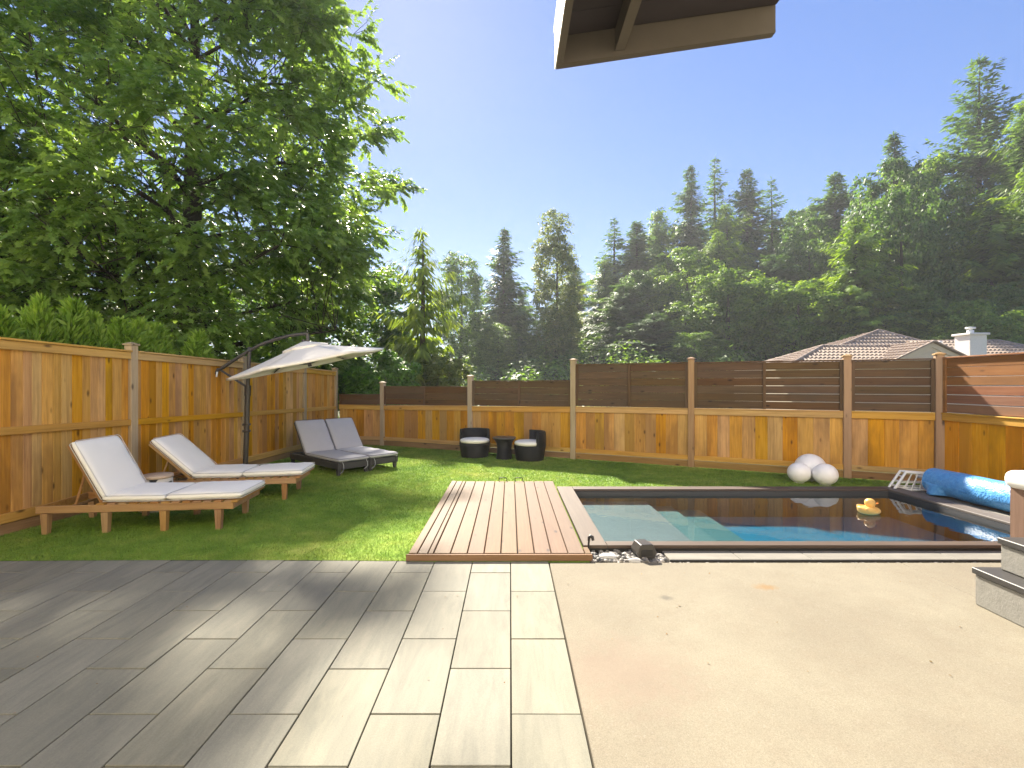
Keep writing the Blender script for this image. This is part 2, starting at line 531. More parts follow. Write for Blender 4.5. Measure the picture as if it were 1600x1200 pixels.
def water_mat():
    t = NT('water')
    c = t.coords((1,1,1), rand=False)
    n = t.noise(c, 5.0, 2, 0.5)
    bm_ = t.bump(n, 0.025, 0.05)
    fr = t.n('ShaderNodeFresnel'); fr.inputs['IOR'].default_value = 1.33
    t.l(bm_, fr.inputs['Normal'])
    gl = t.n('ShaderNodeBsdfGlossy'); gl.inputs['Roughness'].default_value = 0.01
    gl.inputs['Color'].default_value = (1,1,1,1)
    t.l(bm_, gl.inputs['Normal'])
    tr = t.n('ShaderNodeBsdfTransparent')
    mx = t.n('ShaderNodeMixShader')
    ge = t.n('ShaderNodeNewGeometry')
    t.l(t.math('MULTIPLY', fr.outputs[0], t.math('SUBTRACT', 1.0, ge.outputs['Backfacing'])), mx.inputs[0]); t.l(tr.outputs[0], mx.inputs[1]); t.l(gl.outputs[0], mx.inputs[2])
    t.l(mx.outputs[0], t.out.inputs['Surface'])
    va = t.n('ShaderNodeVolumeAbsorption')
    va.inputs['Color'].default_value = (0.14, 0.66, 0.78, 1)
    va.inputs['Density'].default_value = 1.5
    t.l(va.outputs[0], t.out.inputs['Volume'])
    return t.m
M['water'] = water_mat()
M['pool_wall'] = simple('pool_wall', (0.018,0.035,0.045), 0.7, 0.2, noise_amt=0.1, scale=4)
M['pool_step'] = simple('pool_step', (0.10,0.135,0.122), 0.7, 0.2, noise_amt=0.1, scale=4)  # one shell; water's depth tint painted into step, floor and wall colours
M['pool_floor'] = simple('pool_floor', (0.042,0.165,0.225), 0.7, 0.2, noise_amt=0.1, scale=3)
M['pool_shell'] = simple('pool_shell', (0.125,0.125,0.122), 0.7, 0.2, noise_amt=0.15, scale=4)

def roof_tile_mat():
    t = NT('roof_tile')
    c = t.coords((1,1,1), rand=False)
    n = t.noise(c, 5.0, 4, 0.7)
    n2 = t.noise(c, 1.1, 3, 0.6)
    col = t.ramp(t.math('ADD', t.math('MULTIPLY', n, 0.6), t.math('MULTIPLY', n2, 0.4)), [(0.3, (0.25,0.185,0.135)), (0.7, (0.44,0.345,0.265))])
    t.principled(col, 0.75, None, 0.3)
    return t.m
M['roof_tile'] = roof_tile_mat()

def stool_mat():
    t = NT('patterned_stool')
    c = t.coords((1,1,1), rand=False)
    w = t.noise(c, 9, 1, 0.4, 0.6)
    f = t.ramp(w, [(0.575, 0.0), (0.60, 1.0)])
    col = t.mix(f, (0.62,0.58,0.50), (0.03,0.03,0.03))
    t.principled(col, 0.6, None, 0.3)
    return t.m
M['stool'] = stool_mat()
M['stool_top'] = simple('stool_top', (0.50,0.38,0.27), 0.6, 0.3)

M['oak_leaf'] = leafy('oak_leaf', (0.075,0.14,0.03), (0.155,0.26,0.055), (0.27,0.39,0.10), 0.48, 0.36, 0.5)
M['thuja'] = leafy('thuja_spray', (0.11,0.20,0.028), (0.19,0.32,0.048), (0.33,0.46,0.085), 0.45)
M['cedar'] = leafy('cedar_spray', (0.10,0.16,0.03), (0.19,0.27,0.05), (0.32,0.40,0.09), 0.45)
M['bush'] = leafy('bush_leaf', (0.055,0.135,0.022), (0.10,0.23,0.036), (0.175,0.32,0.055), 0.38)
M['conifer'] = leafy('conifer_needle', (0.040,0.088,0.022), (0.085,0.165,0.04), (0.15,0.24,0.058), 0.44)
M['conifer_green'] = leafy('green_needle', (0.068,0.128,0.018), (0.145,0.25,0.034), (0.24,0.35,0.058), 0.46)
M['maple'] = leafy('maple_leaf', (0.065,0.13,0.024), (0.14,0.25,0.046), (0.25,0.36,0.075), 0.46)
M['maple_dark'] = leafy('dark_maple_leaf', (0.05,0.108,0.026), (0.10,0.195,0.045), (0.175,0.27,0.062), 0.44)
M['olive'] = leafy('olive_leaf', (0.09,0.13,0.034), (0.17,0.225,0.06), (0.28,0.32,0.085), 0.44)
M['autumn'] = leafy('autumn_leaf', (0.10,0.07,0.02), (0.20,0.11,0.03), (0.30,0.15,0.04), 0.35)

# ------------------------------------------------------------------ ground, paving, lawn
POOL = (0.82, 4.90, 4.13, 6.17)        # inner x0,x1,y0,y1
def frame_quads(outer, hole, z):
    X0,X1,Y0,Y1 = outer; x0,x1,y0,y1 = hole
    mb = MB()
    for (a,b,c,d) in ((X0,X1,Y0,y0),(X0,X1,y1,Y1),(X0,x0,y0,y1),(x1,X1,y0,y1)):
        mb.add([(a,c,z),(b,c,z),(b,d,z),(a,d,z)], [(0,1,2,3)])
    return mb.mesh()
g = obj('ground', frame_quads((-260,260,-100,300), (0.62,5.1,4.02,6.34), -0.05), M['ground'])
g['kind'] = 'structure'

def hill_h(x, y):
    s = 1/(1+math.exp(-(x-4)/9.0))
    a = max(0.0, y-29.0)
    b = max(0.0, x-30.0)
    return 14.0*s*(1-math.exp(-a/26.0)) + min(6.0, 0.16*b*min(1, a/10))
mb = MB(); NX, NY = 60, 40
for j in range(NY+1):
    for i in range(NX+1):
        x = -120+320*i/NX; y = 26+220*(j/NY)**1.5
        mb.v.append((x, y, hill_h(x,y)-0.12))
for j in range(NY):
    for i in range(NX):
        a = j*(NX+1)+i
        mb.f.append([a, a+1, a+NX+2, a+NX+1]); mb.s.append(True)
h = obj('hill', mb.mesh(), M['hill']); h['kind'] = 'structure'

def lawn_edge(x):                       # near edge of the turf, a shallow curve
    t = (x + 2.4) / 2.2
    return 3.845 - 0.03*t*t if x < -0.8 else 3.83
def fence_x(y): return -4.775 + 0.1*(y-4.464)
def back_y(x): return 9.62 - 0.475*x

# turf base: strips following the fences, leaving deck, pool and paving free
mb = MB()
xs = [-5.6+0.2*i for i in range(60)]
for a, b in zip(xs[:-1], xs[1:]):
    if b > 6.3: break
    def top(x): return back_y(x)+0.12 if x > -4.2 else 11.7
    def lo(x):
        if x < -0.83: return lawn_edge(x)
        if x < 0.6: return 6.73
        return 6.30
    m = 0.5*(a+b)
    la = lawn_edge(a) if m < -0.83 else (6.70 if m < 0.6 else 6.335 if m < 5.12 else 6.335)
    lb = lawn_edge(b) if m < -0.83 else (6.70 if m < 0.6 else 6.335 if m < 5.12 else 6.335)
    mb.add([(a,la,0),(b,lb,0),(b,top(b),0),(a,top(a),0)], [(0,1,2,3)])
mb.add([(-0.80,3.80,-0.003),(0.64,3.80,-0.003),(0.64,6.72,-0.003),(-0.80,6.72,-0.003)], [(0,1,2,3)])
lw = obj('lawn', mb.mesh(), M['turf']); lw['kind'] = 'structure'

def make_grass():
    rng = np.random.default_rng(3)
    pts = []
    N = 620000
    x = rng.uniform(-5.2, 6.2, N); y = rng.uniform(3.7, 11.6, N)
    le = np.where(x < -0.8, 3.845-0.03*((x+2.4)/2.2)**2, 3.83)
    ok = (x > fence_x(y)+0.02) & (y < back_y(x)-0.02) & (y > le)
    deck = (x > -0.83) & (x < 0.62) & (y < 6.72)
    pool = (x > 0.6) & (y < 6.35)
    ok &= ~deck & ~pool
    keep = rng.uniform(0, 1, N) < np.clip(1.25 - (y-3.8)*0.11, 0.35, 1)
    ok &= keep
    x, y = x[ok], y[ok]
    n = len(x)
    ang = rng.uniform(0, 2*np.pi, n)
    hgt = rng.uniform(0.010, 0.024, n)
    lean = rng.uniform(0.004, 0.032, n)
    w = rng.uniform(0.0018, 0.0036, n) * np.clip(y/5.0, 0.9, 1.8)
    la = ang + rng.uniform(-1.2, 1.2, n) + 1.57
    v = np.zeros((n, 3, 3))
    v[:,0] = np.stack([x-np.cos(ang)*w, y-np.sin(ang)*w, np.zeros(n)], 1)
    v[:,1] = np.stack([x+np.cos(ang)*w, y+np.sin(ang)*w, np.zeros(n)], 1)
    v[:,2] = np.stack([x+np.cos(la)*lean, y+np.sin(la)*lean, hgt], 1)
    f = np.arange(n*3).reshape(n, 3)
    tint = np.repeat(rng.uniform(0, 1, n), 3)
    return np_mesh('grass', v.reshape(-1,3), f, tint)
gr = obj('grass', make_grass(), M['blade'])
tag(gr, 'short green artificial turf blades covering the lawn', 'grass', kind='stuff')

# pavers, each one a stone of its own
paving = struct('paving')
PW, PL, J = 0.3035, 0.607, 0.0065
def cut_paver(x0, x1, y0, y1a, y1b):
    bm = bmesh.new()
    vs = [bm.verts.new((x, y, -0.04)) for x, y in ((x0,y0),(x1,y0),(x1,y1b),(x0,y1a))]
    f = bm.faces.new(vs)
    r = bmesh.ops.extrude_face_region(bm, geom=[f])
    bmesh.ops.translate(bm, vec=(0,0,0.04), verts=[e for e in r['geom'] if isinstance(e, bmesh.types.BMVert)])
    bmesh.ops.recalc_face_normals(bm, faces=bm.faces)
    bmesh.ops.bevel(bm, geom=[e for e in bm.edges if all(v.co.z > -0.01 for v in e.verts)], offset=0.002, segments=1, affect='EDGES')
    me = bpy.data.meshes.new('paver'); bm.to_mesh(me); bm.free()
    return me
prn = random.Random(5)
for c in range(-1, 19):
    x1 = 0.308 - (c+1)*PW + J*0 ; x0 = x1 - PW
    xa, xb = x0 + J/2, x1 - J/2
    off = 0.0 if c % 2 == 1 else PL/2   # columns run in half bond
    y = 3.265 - 0.0 if c % 2 == 1 else 2.985
    ys = [y + PL*k for k in range(-4, 4)]
    for y0 in ys:
        ya, yb = y0 + J/2, y0 + PL - J/2
        def lim(x): return 3.815 if x > -0.86 else lawn_edge(x) - 0.006
        ea, eb = min(yb, lim(xa)), min(yb, lim(xb))
        if ea - ya < 0.03: continue
        dz = prn.uniform(-0.0015, 0.0015)
        if ea == yb and eb == yb:
            p = obj('paver', bbox(PW-J, PL-J, 0.04, 0.002, 1, M['paver']), None, paving, ((xa+xb)/2, (ya+yb)/2, -0.02+dz), (prn.uniform(-.002,.002), prn.uniform(-.002,.002), 0))
        else:
            cx, cy = (xa+xb)/2, (ya+ea)/2
            p = obj('paver', cut_paver(xa-cx, xb-cx, ya-cy, ea-cy, eb-cy), M['paver'], paving, (cx, cy, dz))
joint = MB().add([(-5.8,0.3,-0.022),(0.31,0.3,-0.022),(0.31,3.80,-0.022),(-5.8,3.80,-0.022)], [(0,1,2,3)])
obj('joint_sand', joint.mesh(), simple('joint_sand', (0.03,0.028,0.022), 0.95, 0.1), paving)

patio = struct('concrete_patio')
for (x0, x1) in ((0.314, 3.098), (3.103, 7.2)):
    me = bbox(x1-x0, 4.9, 0.12, 0.004, 1, None, key=x0)
    for v in me.vertices: v.co.x += (x0+x1)/2; v.co.y += 3.785-2.45
    obj('concrete_slab', me, M['concrete'], patio, (0, 0, -0.058))

# ------------------------------------------------------------------ unseen house behind the camera, added to bounce sun into the shade
own = thing('unseen_bounce_house', 'unseen white stucco house of this yard, behind the viewpoint, added to bounce sunlight', 'house', (0,0,0))
obj('wall', MB().box(-20.0, 16.0, -5.0, -1.4, -0.1, 7.4).mesh(), M['house_stucco'], own)
for (wx, wz, ww, wh) in ((-8.5,1.5,1.6,1.3),(-4.6,1.05,2.2,2.1),(2.2,1.05,2.4,2.1),(-8.5,4.6,1.5,1.3),(-4.6,4.6,1.5,1.3),(2.2,4.8,1.5,1.2),(6.4,1.5,1.4,1.2)):
    f_ = obj('window', bbox(ww, 0.06, wh, 0.01, 1, M['black_metal']), None, own, (wx, -1.38, wz))
    obj('pane', bbox(ww-0.14, 0.012, wh-0.14, 0.0, 1, M['window_glass']), None, f_, (0, 0.03, 0))

# ------------------------------------------------------------------ fences
def along(A, B):
    d = Vector((B[0]-A[0], B[1]-A[1], 0)); L = d.length
    return d/L, L, math.atan2(d.y, d.x)

frng = random.Random(21)
def piece(name, mat, parent, A, ang, s, off, z, L, t, hgt, bev=0.004, dz0=0.0):
    """a board with its long side L along the fence, s = distance of its middle from A, off = away from the yard"""
    ca, sa = math.cos(ang), math.sin(ang)
    x = A[0] + ca*s - sa*off; y = A[1] + sa*s + ca*off
    return obj(name, bbox(L, t, hgt, bev, 1, mat), None, parent, (x, y, z), (0, dz0, ang))

def board_run(parent, A, B, z0, z1a, z1b, wmean, mat, side=1, jitter=0.0):
    """vertical boards from A to B; side = +1 when 'away from the yard' lies to the left of A->B"""
    d, L, ang = along(A, B)
    n = max(1, round(L/wmean)); s = 0.0
    ws = [1 + frng.uniform(-jitter, jitter) for _ in range(n)]; k = L/sum(ws)
    for w in ws:
        w *= k; m = s + w/2; f = m/L
        z1 = z1a + (z1b-z1a)*f
        wq = round(w/0.004)*0.004; hq = round((z1-z0)/0.01)*0.01
        piece('board', mat, parent, A, ang, m, side*(0.008+frng.uniform(0,0.003)), z0+hq/2, wq-0.0015, 0.017, hq, 0.005)
        s += w

def rail(parent, name, mat, A, B, za, zb, hgt, t, off, side=1):
    d, L, ang = along(A, B)
    tilt = -math.atan2(zb-za, L)
    return piece(name, mat, parent, A, ang, L/2, side*off, (za+zb)/2, L, t, hgt, 0.004, tilt)

def post(parent, x, y, h, mat, w=0.095, ang=0.0, lean=0.0):
    p = obj('post', bbox(w, w, h+0.1, 0.006, 1, mat), None, parent, (x, y, h/2-0.05), (0, lean, ang))
    c = MB()
    c.frustum([(-w*.62,-w*.62,0),(w*.62,-w*.62,0),(w*.62,w*.62,0),(-w*.62,w*.62,0)], [(-w*.62,-w*.62,.018),(w*.62,-w*.62,.018),(w*.62,w*.62,.018),(-w*.62,w*.62,.018)])
    c.frustum([(-w*.58,-w*.58,.0185),(w*.58,-w*.58,.0185),(w*.58,w*.58,.0185),(-w*.58,w*.58,.0185)], [(-.012,-.012,.04),(.012,-.012,.04),(.012,.012,.04),(-.012,.012,.04)])
    obj('post_cap', c.mesh(), mat, p, (0, 0, (h+0.1)/2+0.001))
    return p

# left fence: runs away from the camera, yard on its right
lf = thing('board_fence', 'tall golden cedar fence with vertical boards behind the two white loungers', 'fence', (0,0,0))
LY = [1.73, 3.79, 5.85, 7.91, 9.81, 11.2]
def ltop(y): return 1.845 - 0.0195*(y-4.46)
for i, (ya, yb) in enumerate(zip(LY[:-1], LY[1:])):
    A = (fence_x(ya), ya); B = (fence_x(yb), yb)
    dd, L, ang = along(A, B)
    a2 = (A[0]+dd.x*0.05, A[1]+dd.y*0.05); b2 = (B[0]-dd.x*0.05, B[1]-dd.y*0.05)
    ta, tb = ltop(ya), ltop(yb)
    board_run(lf, a2, b2, 0.10, ta-0.03, tb-0.03, [0.10,0.10,0.102,0.118,0.13][i], M['fence_board'], 1, 0.22)
    rail(lf, 'top_rail', M['fence_rail_x'], a2, b2, ta-0.055, tb-0.055, 0.085, 0.035, -0.02)
    rail(lf, 'cap_board', M['fence_rail_x'], a2, b2, ta+0.0, tb+0.0, 0.022, 0.10, -0.01)
    rail(lf, 'mid_rail', M['fence_rail_x'], a2, b2, 0.975-0.016*(ya-4.46), 0.975-0.016*(yb-4.46), 0.075, 0.035, -0.02)
    rail(lf, 'bottom_rail', M['fence_rail_x'], a2, b2, 0.155, 0.155, 0.09, 0.035, -0.02)
    rail(lf, 'kickboard', M['kick'], a2, b2, 0.045, 0.045, 0.12, 0.02, -0.012)
for y in LY:
    post(lf, fence_x(y)-0.012, y, ltop(y)+0.075 if y < 11 else 1.77, M['post'], 0.10, R(-5.7))

# back fence
bf = thing('slatted_fence', 'stepped back fence with golden boards below and dark brown horizontal slats above', 'fence', (0,0,0))
PB = [(-4.05,11.2), (-2.94,11.017), (-0.83,10.015), (1.203,9.048), (3.097,8.149), (5.09,7.201), (6.065,6.74)]
UP = [(0.93,0.915,1.19,1.18,2), (0.917,0.955,1.376,1.36,3), (0.943,0.975,1.50,1.48,4), (0.983,0.995,1.797,1.79,6), (0.995,1.0,1.79,1.787,6), (1.0,1.0,1.785,1.785,6)]
def slat_run(parent, A, B, z0, z1, n, mat, stile, gap, side=1, see=None):
    d, L, ang = along(A, B)
    half = [(0.0, 0.5), (0.5, 1.0)] if L > 1.3 else [(0.0, 1.0)]
    hh = (z1-z0)/n
    for hi, (f0, f1) in enumerate(half):
        s0, s1 = L*f0 + 0.04, L*f1 - 0.04
        for k in range(n):
            gp = gap
            if see is not None and not see(hi, k): gp = 0.002
            zc = z0 + hh*(k+0.5)
            piece('slat', mat, parent, A, ang, (s0+s1)/2, side*(0.006+frng.uniform(0,0.004)), zc, s1-s0+0.05, 0.018, hh-gp, 0.003, frng.uniform(-0.0015,0.0015))
    for s in ([0.022, L/2, L-0.022] if len(half) == 2 else [0.022, L-0.022]):
        piece('stile', stile, parent, A, ang, s, side*(-0.014), (z0+z1)/2, 0.045, 0.022, z1-z0, 0.003)
    piece('top_cap', stile, parent, A, ang, L/2, side*(-0.003), z1+0.011, L, 0.055, 0.02, 0.003)
for i, (A, B) in enumerate(zip(PB[:-1], PB[1:])):
    d, L, ang = along(A, B)
    a2 = (A[0]+d.x*0.05, A[1]+d.y*0.05); b2 = (B[0]-d.x*0.05, B[1]-d.y*0.05)
    ra, rb, ua, ub, n = UP[i]
    board_run(bf, a2, b2, 0.12, ra-0.03, rb-0.03, 0.19, M['fence_board'], 1, 0.12)
    rail(bf, 'top_rail', M['fence_rail_x'], a2, b2, ra-0.05, rb-0.05, 0.09, 0.035, -0.02)
    rail(bf, 'ledger', M['fence_rail_x'], a2, b2, ra+0.005, rb+0.005, 0.018, 0.09, -0.005)
    rail(bf, 'bottom_rail', M['fence_rail_x'], a2, b2, 0.165, 0.165, 0.08, 0.035, -0.02)
    rail(bf, 'kickboard', M['kick'], a2, b2, 0.06, 0.06, 0.11, 0.02, -0.012)
    see = None; gap = 0.002
    if i == 4: gap = 0.010; see = lambda hi, k: hi == 1
    if i == 5: gap = 0.009
    slat_run(bf, a2, b2, (ra+rb)/2+0.018, (ua+ub)/2-0.02, n, M['slat'], M['slat_stile'], gap, 1, see)
PH = [None, 1.44, 1.57, 1.865, 1.84, 1.83, 1.83]
for i, (x, y) in enumerate(PB):
    if PH[i]: post(bf, x, y, PH[i], M['post_brown'] if i >= 4 else M['post'], 0.10, R(-25.4))

# right fence, towards the camera on the right
rf = thing('slatted_fence', 'fence at the right with sunlit reddish slats above bright orange boards', 'fence', (0,0,0))
RY = [6.70, 4.46, 2.3]
for i, (ya, yb) in enumerate(zip(RY[:-1], RY[1:])):
    A = (6.085, ya-0.02); B = (6.085, yb+0.05)
    board_run(rf, A, B, 0.12, 0.975, 0.975, 0.19, M['orange_board'], 1, 0.12)
    rail(rf, 'top_rail', M['fence_rail_x'], A, B, 0.955, 0.955, 0.09, 0.035, -0.02)
    rail(rf, 'ledger', M['fence_rail_x'], A, B, 1.01, 1.01, 0.018, 0.09, -0.005)
    rail(rf, 'bottom_rail', M['fence_rail_x'], A, B, 0.165, 0.165, 0.08, 0.035, -0.02)
    rail(rf, 'kickboard', M['kick'], A, B, 0.06, 0.06, 0.11, 0.02, -0.012)
    slat_run(rf, A, B, 1.022, 1.775, 6, M['red_slat'], M['red_slat'], 0.011, 1, (lambda hi, k: hi == 0 and k < 4) if i == 0 else (lambda hi, k: False))
for y in RY[1:]:
    post(rf, 6.07, y, 1.83, M['post_brown'], 0.10)

# ------------------------------------------------------------------ pool
pool = thing('swimming_pool', 'rectangular plunge pool with brown composite coping and entry steps', 'pool', (0,0,0))
x0,x1,y0,y1 = POOL
ZC = 0.06
def coping(name, X0,X1,Y0,Y1, mat):
    obj(name, bbox(X1-X0, Y1-Y0, 0.028, 0.004, 1, mat), None, pool, ((X0+X1)/2,(Y0+Y1)/2,ZC-0.014))
coping('coping', 0.62, x0, 4.02, 6.335, M['coping_y'])
coping('coping', x0+0.003, x1-0.003, 4.02, y0, M['coping'])
coping('coping', x0+0.003, x1-0.003, y1, 6.335, M['coping'])
coping('coping', x1, 5.11, 4.02, 6.335, M['coping_grey'])
mb = MB()       # outside skirt, a dark band under the coping
mb.box(0.645, 5.085, 4.035, 4.06, -0.12, ZC-0.029)
mb.box(0.645, 5.085, 6.29, 6.315, -0.12, ZC-0.029)
mb.box(0.645, 0.67, 4.06, 6.29, -0.12, ZC-0.029)
mb.box(5.06, 5.085, 4.06, 6.29, -0.12, ZC-0.029)
obj('skirt', mb.mesh(), M['black_box'], pool)
mb = MB()       # dark inner lip above the water
mb.box(x0+0.004, x0+0.012, y0+0.004, y1-0.004, -0.03, ZC-0.029)
mb.box(x1-0.012, x1-0.004, y0+0.004, y1-0.004, -0.03, ZC-0.029)
mb.box(x0+0.012, x1-0.012, y0+0.004, y0+0.012, -0.03, ZC-0.029)
mb.box(x0+0.012, x1-0.012, y1-0.012, y1-0.004, -0.03, ZC-0.029)
obj('liner_lip', mb.mesh(), M['dark_grey'], pool)
DEP = [(x0, 1.756, 0.10), (1.756, 2.08, 0.16), (2.08, 2.445, 0.21), (2.445, x1, 0.30)]
def step_profile(e):
    """outline in x,z of the shell floor, e = lifted by e"""
    pts = []
    for (a, b, d) in DEP: pts += [(a, -d+e), (b, -d+e)]
    return pts
pr = step_profile(0.0)
names = ['bench', 'step', 'step', 'floor']
for k, (a, b, d) in enumerate(DEP):
    m = MB().box(a+0.0005, b-0.0005, y0, y1, -0.6, -d)
    obj(names[k], m.mesh(), M[['pool_shell','pool_step','pool_step','pool_floor'][k]], pool)
m = MB()
m.box(x0-0.02, x0, y0-0.02, y1+0.02, -0.6, ZC-0.03); m.box(x1, x1+0.02, y0-0.02, y1+0.02, -0.6, ZC-0.03)
m.box(x0, x1, y0-0.02, y0, -0.6, ZC-0.03); m.box(x0, x1, y1, y1+0.02, -0.6, ZC-0.03)
obj('pool_wall', m.mesh(), M['pool_wall'], pool)
# water: a closed body standing just clear of the shell
e = 0.003
prof = [(x0+e, 0.0), (x0+e, -DEP[0][2]+e)]
for k in range(3):
    xe = DEP[k][1] + e
    prof += [(xe, -DEP[k][2]+e), (xe, -DEP[k+1][2]+e)]
prof += [(x1-e, -DEP[3][2]+e), (x1-e, 0.0)]
n = len(prof)
mb = MB()
vs = [(p[0], y0+e, p[1]) for p in prof] + [(p[0], y1-e, p[1]) for p in prof]
fs = [tuple(range(n)), tuple(range(n, 2*n))[::-1]]
for i in range(n):
    j = (i+1) % n
    fs.append((j, i, n+i, n+j))
mb.add(vs, fs)
wm = mb.mesh()
bm = bmesh.new(); bm.from_mesh(wm); bmesh.ops.recalc_face_normals(bm, faces=bm.faces); bm.to_mesh(wm); bm.free()
wt = obj('water', wm, M['water']); wt['kind'] = 'structure'

# slabs in front of the pool
strip = struct('slab_path')
sx = 1.28
for k in range(9):
    L = 0.575
    obj('slab', bbox(L-0.004, 0.205, 0.04, 0.004, 1, M['slab']), None, strip, (sx+L/2, 3.925, -0.008))
    sx += L
obj('edging', bbox(sx-1.28, 0.008, 0.05, 0.001, 1, M['black_box']), None, strip, ((1.28+sx)/2, 3.816, -0.014))
# grey paving beside the pool under the cover roller
side = struct('pool_side_paving')
for k in range(4):
    obj('slab', bbox(0.80, 0.59, 0.05, 0.004, 1, M['slab']), None, side, (5.52, 4.32+0.595*k, 0.0))

# pebbles
def pebble_mesh(rng):
    bm = bmesh.new()
    bmesh.ops.create_icosphere(bm, subdivisions=2, radius=1.0)
    off = Vector((rng.uniform(0,50), rng.uniform(0,50), 0))
    from mathutils import noise as mn
    for v in bm.verts:
        v.co *= 1 + 0.28*mn.noise(v.co*1.1 + off)
    for f in bm.faces: f.smooth = True
    me = bpy.data.meshes.new('pebble'); bm.to_mesh(me); bm.free()
    return me
prng = random.Random(9)
pv = [pebble_mesh(prng) for _ in range(4)]
P4 = [(np.array([v.co[:] for v in me.vertices]), np.array([p.vertices[:] for p in me.polygons])) for me in pv]
def pebble_bed(spots):
    V = []; F = []; n = 0
    for (x, y, z, r) in spots:
        co, fa = P4[prng.randrange(4)]
        a = prng.uniform(0, 6.28); s = np.array([r*prng.uniform(.8,1.3), r*prng.uniform(.7,1.1), r*prng.uniform(.5,.75)])
        c = co*s
        c = np.stack([c[:,0]*math.cos(a)-c[:,1]*math.sin(a)+x, c[:,0]*math.sin(a)+c[:,1]*math.cos(a)+y, c[:,2]+z], 1)
        V.append(c); F.append(fa+n); n += len(c)
    return np_mesh('pebbles', np.concatenate(V), np.concatenate(F), smooth=True)
spots = []
for _ in range(230):
    spots.append((prng.uniform(0.66, 1.27), prng.uniform(3.80, 4.03), prng.uniform(-0.015, 0.008), prng.uniform(0.012, 0.030)))
for _ in range(420):
    spots.append((prng.uniform(1.28, 5.6), prng.uniform(3.788, 3.808), prng.uniform(-0.022, -0.006), prng.uniform(0.007, 0.014)))
def pebble_color():
    t = NT('pebble_mix')
    c = t.coords((1,1,1), rand=False)
    vo = t.n('ShaderNodeTexVoronoi'); t.l(c, vo.inputs['Vector']); vo.inputs['Scale'].default_value = 22
    col = t.ramp(vo.outputs['Color'], [(0.15, (0.045,0.045,0.046)), (0.4, (0.11,0.105,0.095)), (0.62, (0.18,0.165,0.145)), (0.85, (0.36,0.335,0.30))])
    t.principled(col, 0.6, None, 0.35)
    return t.m
pb = obj('pebbles', pebble_bed(spots), pebble_color())
tag(pb, 'grey and tan river pebbles filling the gap before the pool', 'pebbles', kind='stuff')
bed = obj('gravel_bed', MB().add([(0.62,3.786,-0.03),(5.9,3.786,-0.03),(5.9,4.04,-0.03),(0.62,4.04,-0.03)], [(0,1,2,3)]).mesh(), simple('bed_soil', (0.05,0.045,0.04), 0.95, 0.1)); bed['kind'] = 'structure'
for (x, y, z, s, lab) in ((0.80, 3.90, 0.006, (0.085,0.06,0.03), 'flat white stone among the pebbles beside the deck corner'), (1.005, 3.815, 0.0, (0.075,0.03,0.028), 'low white stone at the concrete edge before the black box light')):
    me = pebble_mesh(prng)
    for v in me.vertices: v.co = Vector((v.co.x*s[0], v.co.y*s[1], v.co.z*s[2]))
    o = obj('stone', me, M['white_stone'], None, (x, y, z))
    tag(o, lab, 'stone')

# ------------------------------------------------------------------ deck
deck = thing('wooden_deck', 'low light wooden deck platform on the grass beside the pool', 'deck', (-0.1, 5.25, 0))
DZ = 0.055
def dbox(name, X0,X1,Y0,Y1,Z0,Z1, mat, bev=0.004):
    return obj(name, bbox(X1-X0, Y1-Y0, Z1-Z0, bev, 1, mat), None, deck, ((X0+X1)/2+0.1, (Y0+Y1)/2-5.25, (Z0+Z1)/2))
bx = -0.618
for k in range(9):
    w = 0.1359
    yy = 6.70 + frng.uniform(-0.012, 0.015)
    dbox('board', bx+0.0035, bx+w-0.0035, 3.845+frng.uniform(0,0.004), yy, 0.02, DZ + frng.uniform(-0.001,0.001), M['deck'])
    bx += w
dbox('board', -0.745, -0.668, 3.845, 6.70, 0.02, DZ, M['deck'])
dbox('board', -0.662, -0.624, 3.845, 6.70, 0.02, DZ, M['deck'])
dbox('side_board', -0.82, -0.752, 3.845, 6.715, 0.002, DZ+0.002, M['deck'])
dbox('side_board', 0.566, 0.606, 3.99, 6.60, 0.002, DZ-0.006, M['deck_dark'])
dbox('side_board', 0.610, 0.655, 3.845, 4.0, 0.002, DZ-0.002, M['deck'])
dbox('fascia', -0.835, 0.662, 3.82, 3.842, 0.0, DZ-0.004, M['deck_dark'])
dbox('black_under_sheet', -0.75, 0.56, 3.86, 6.68, 0.004, 0.018, M['black_box'], 0.0)  # solid black sheet under all the boards, keeps their gaps dark
for hx in (-0.10, 0.125):
    m = MB().tube([(hx-0.055,6.70,0.05),(hx-0.055,6.70,0.092),(hx-0.045,6.70,0.102),(hx+0.045,6.70,0.102),(hx+0.055,6.70,0.092),(hx+0.055,6.70,0.05)], 0.006, 6, M=Matrix.Translation((0.1,-5.25,0)))
    obj('handle', m.mesh(), M['black_metal'], deck)

# small things at the pool's front corner
t = thing('path_light', 'slim black stake light with hooked head at the deck corner', 'garden light', (0.655, 3.975, 0))
obj('stake', MB().tube([(0,0,-0.02),(0,0,0.09),(0.004,0,0.118)], 0.0085, 8).mesh(), M['black_metal'], t)
obj('head', MB().tube([(0.002,0,0.112),(0.004,0,0.14),(0.016,-0.002,0.152),(0.03,-0.004,0.146),(0.036,-0.006,0.118)], [0.011,0.013,0.014,0.014,0.012], 8).mesh(), M['black_metal'], t)
t = thing('rock_speaker', 'black box flood light lying among pebbles before the pool coping', 'garden light', (1.10, 3.93, 0.0), R(8))
hexp = [(-0.065,0.0),(0.065,0.0),(0.085,0.05),(0.05,0.118),(-0.05,0.118),(-0.085,0.05)]
m = MB().frustum([(x,-0.07,z) for x,z in hexp], [(x*0.96,0.075,z*0.95+0.004) for x,z in hexp])
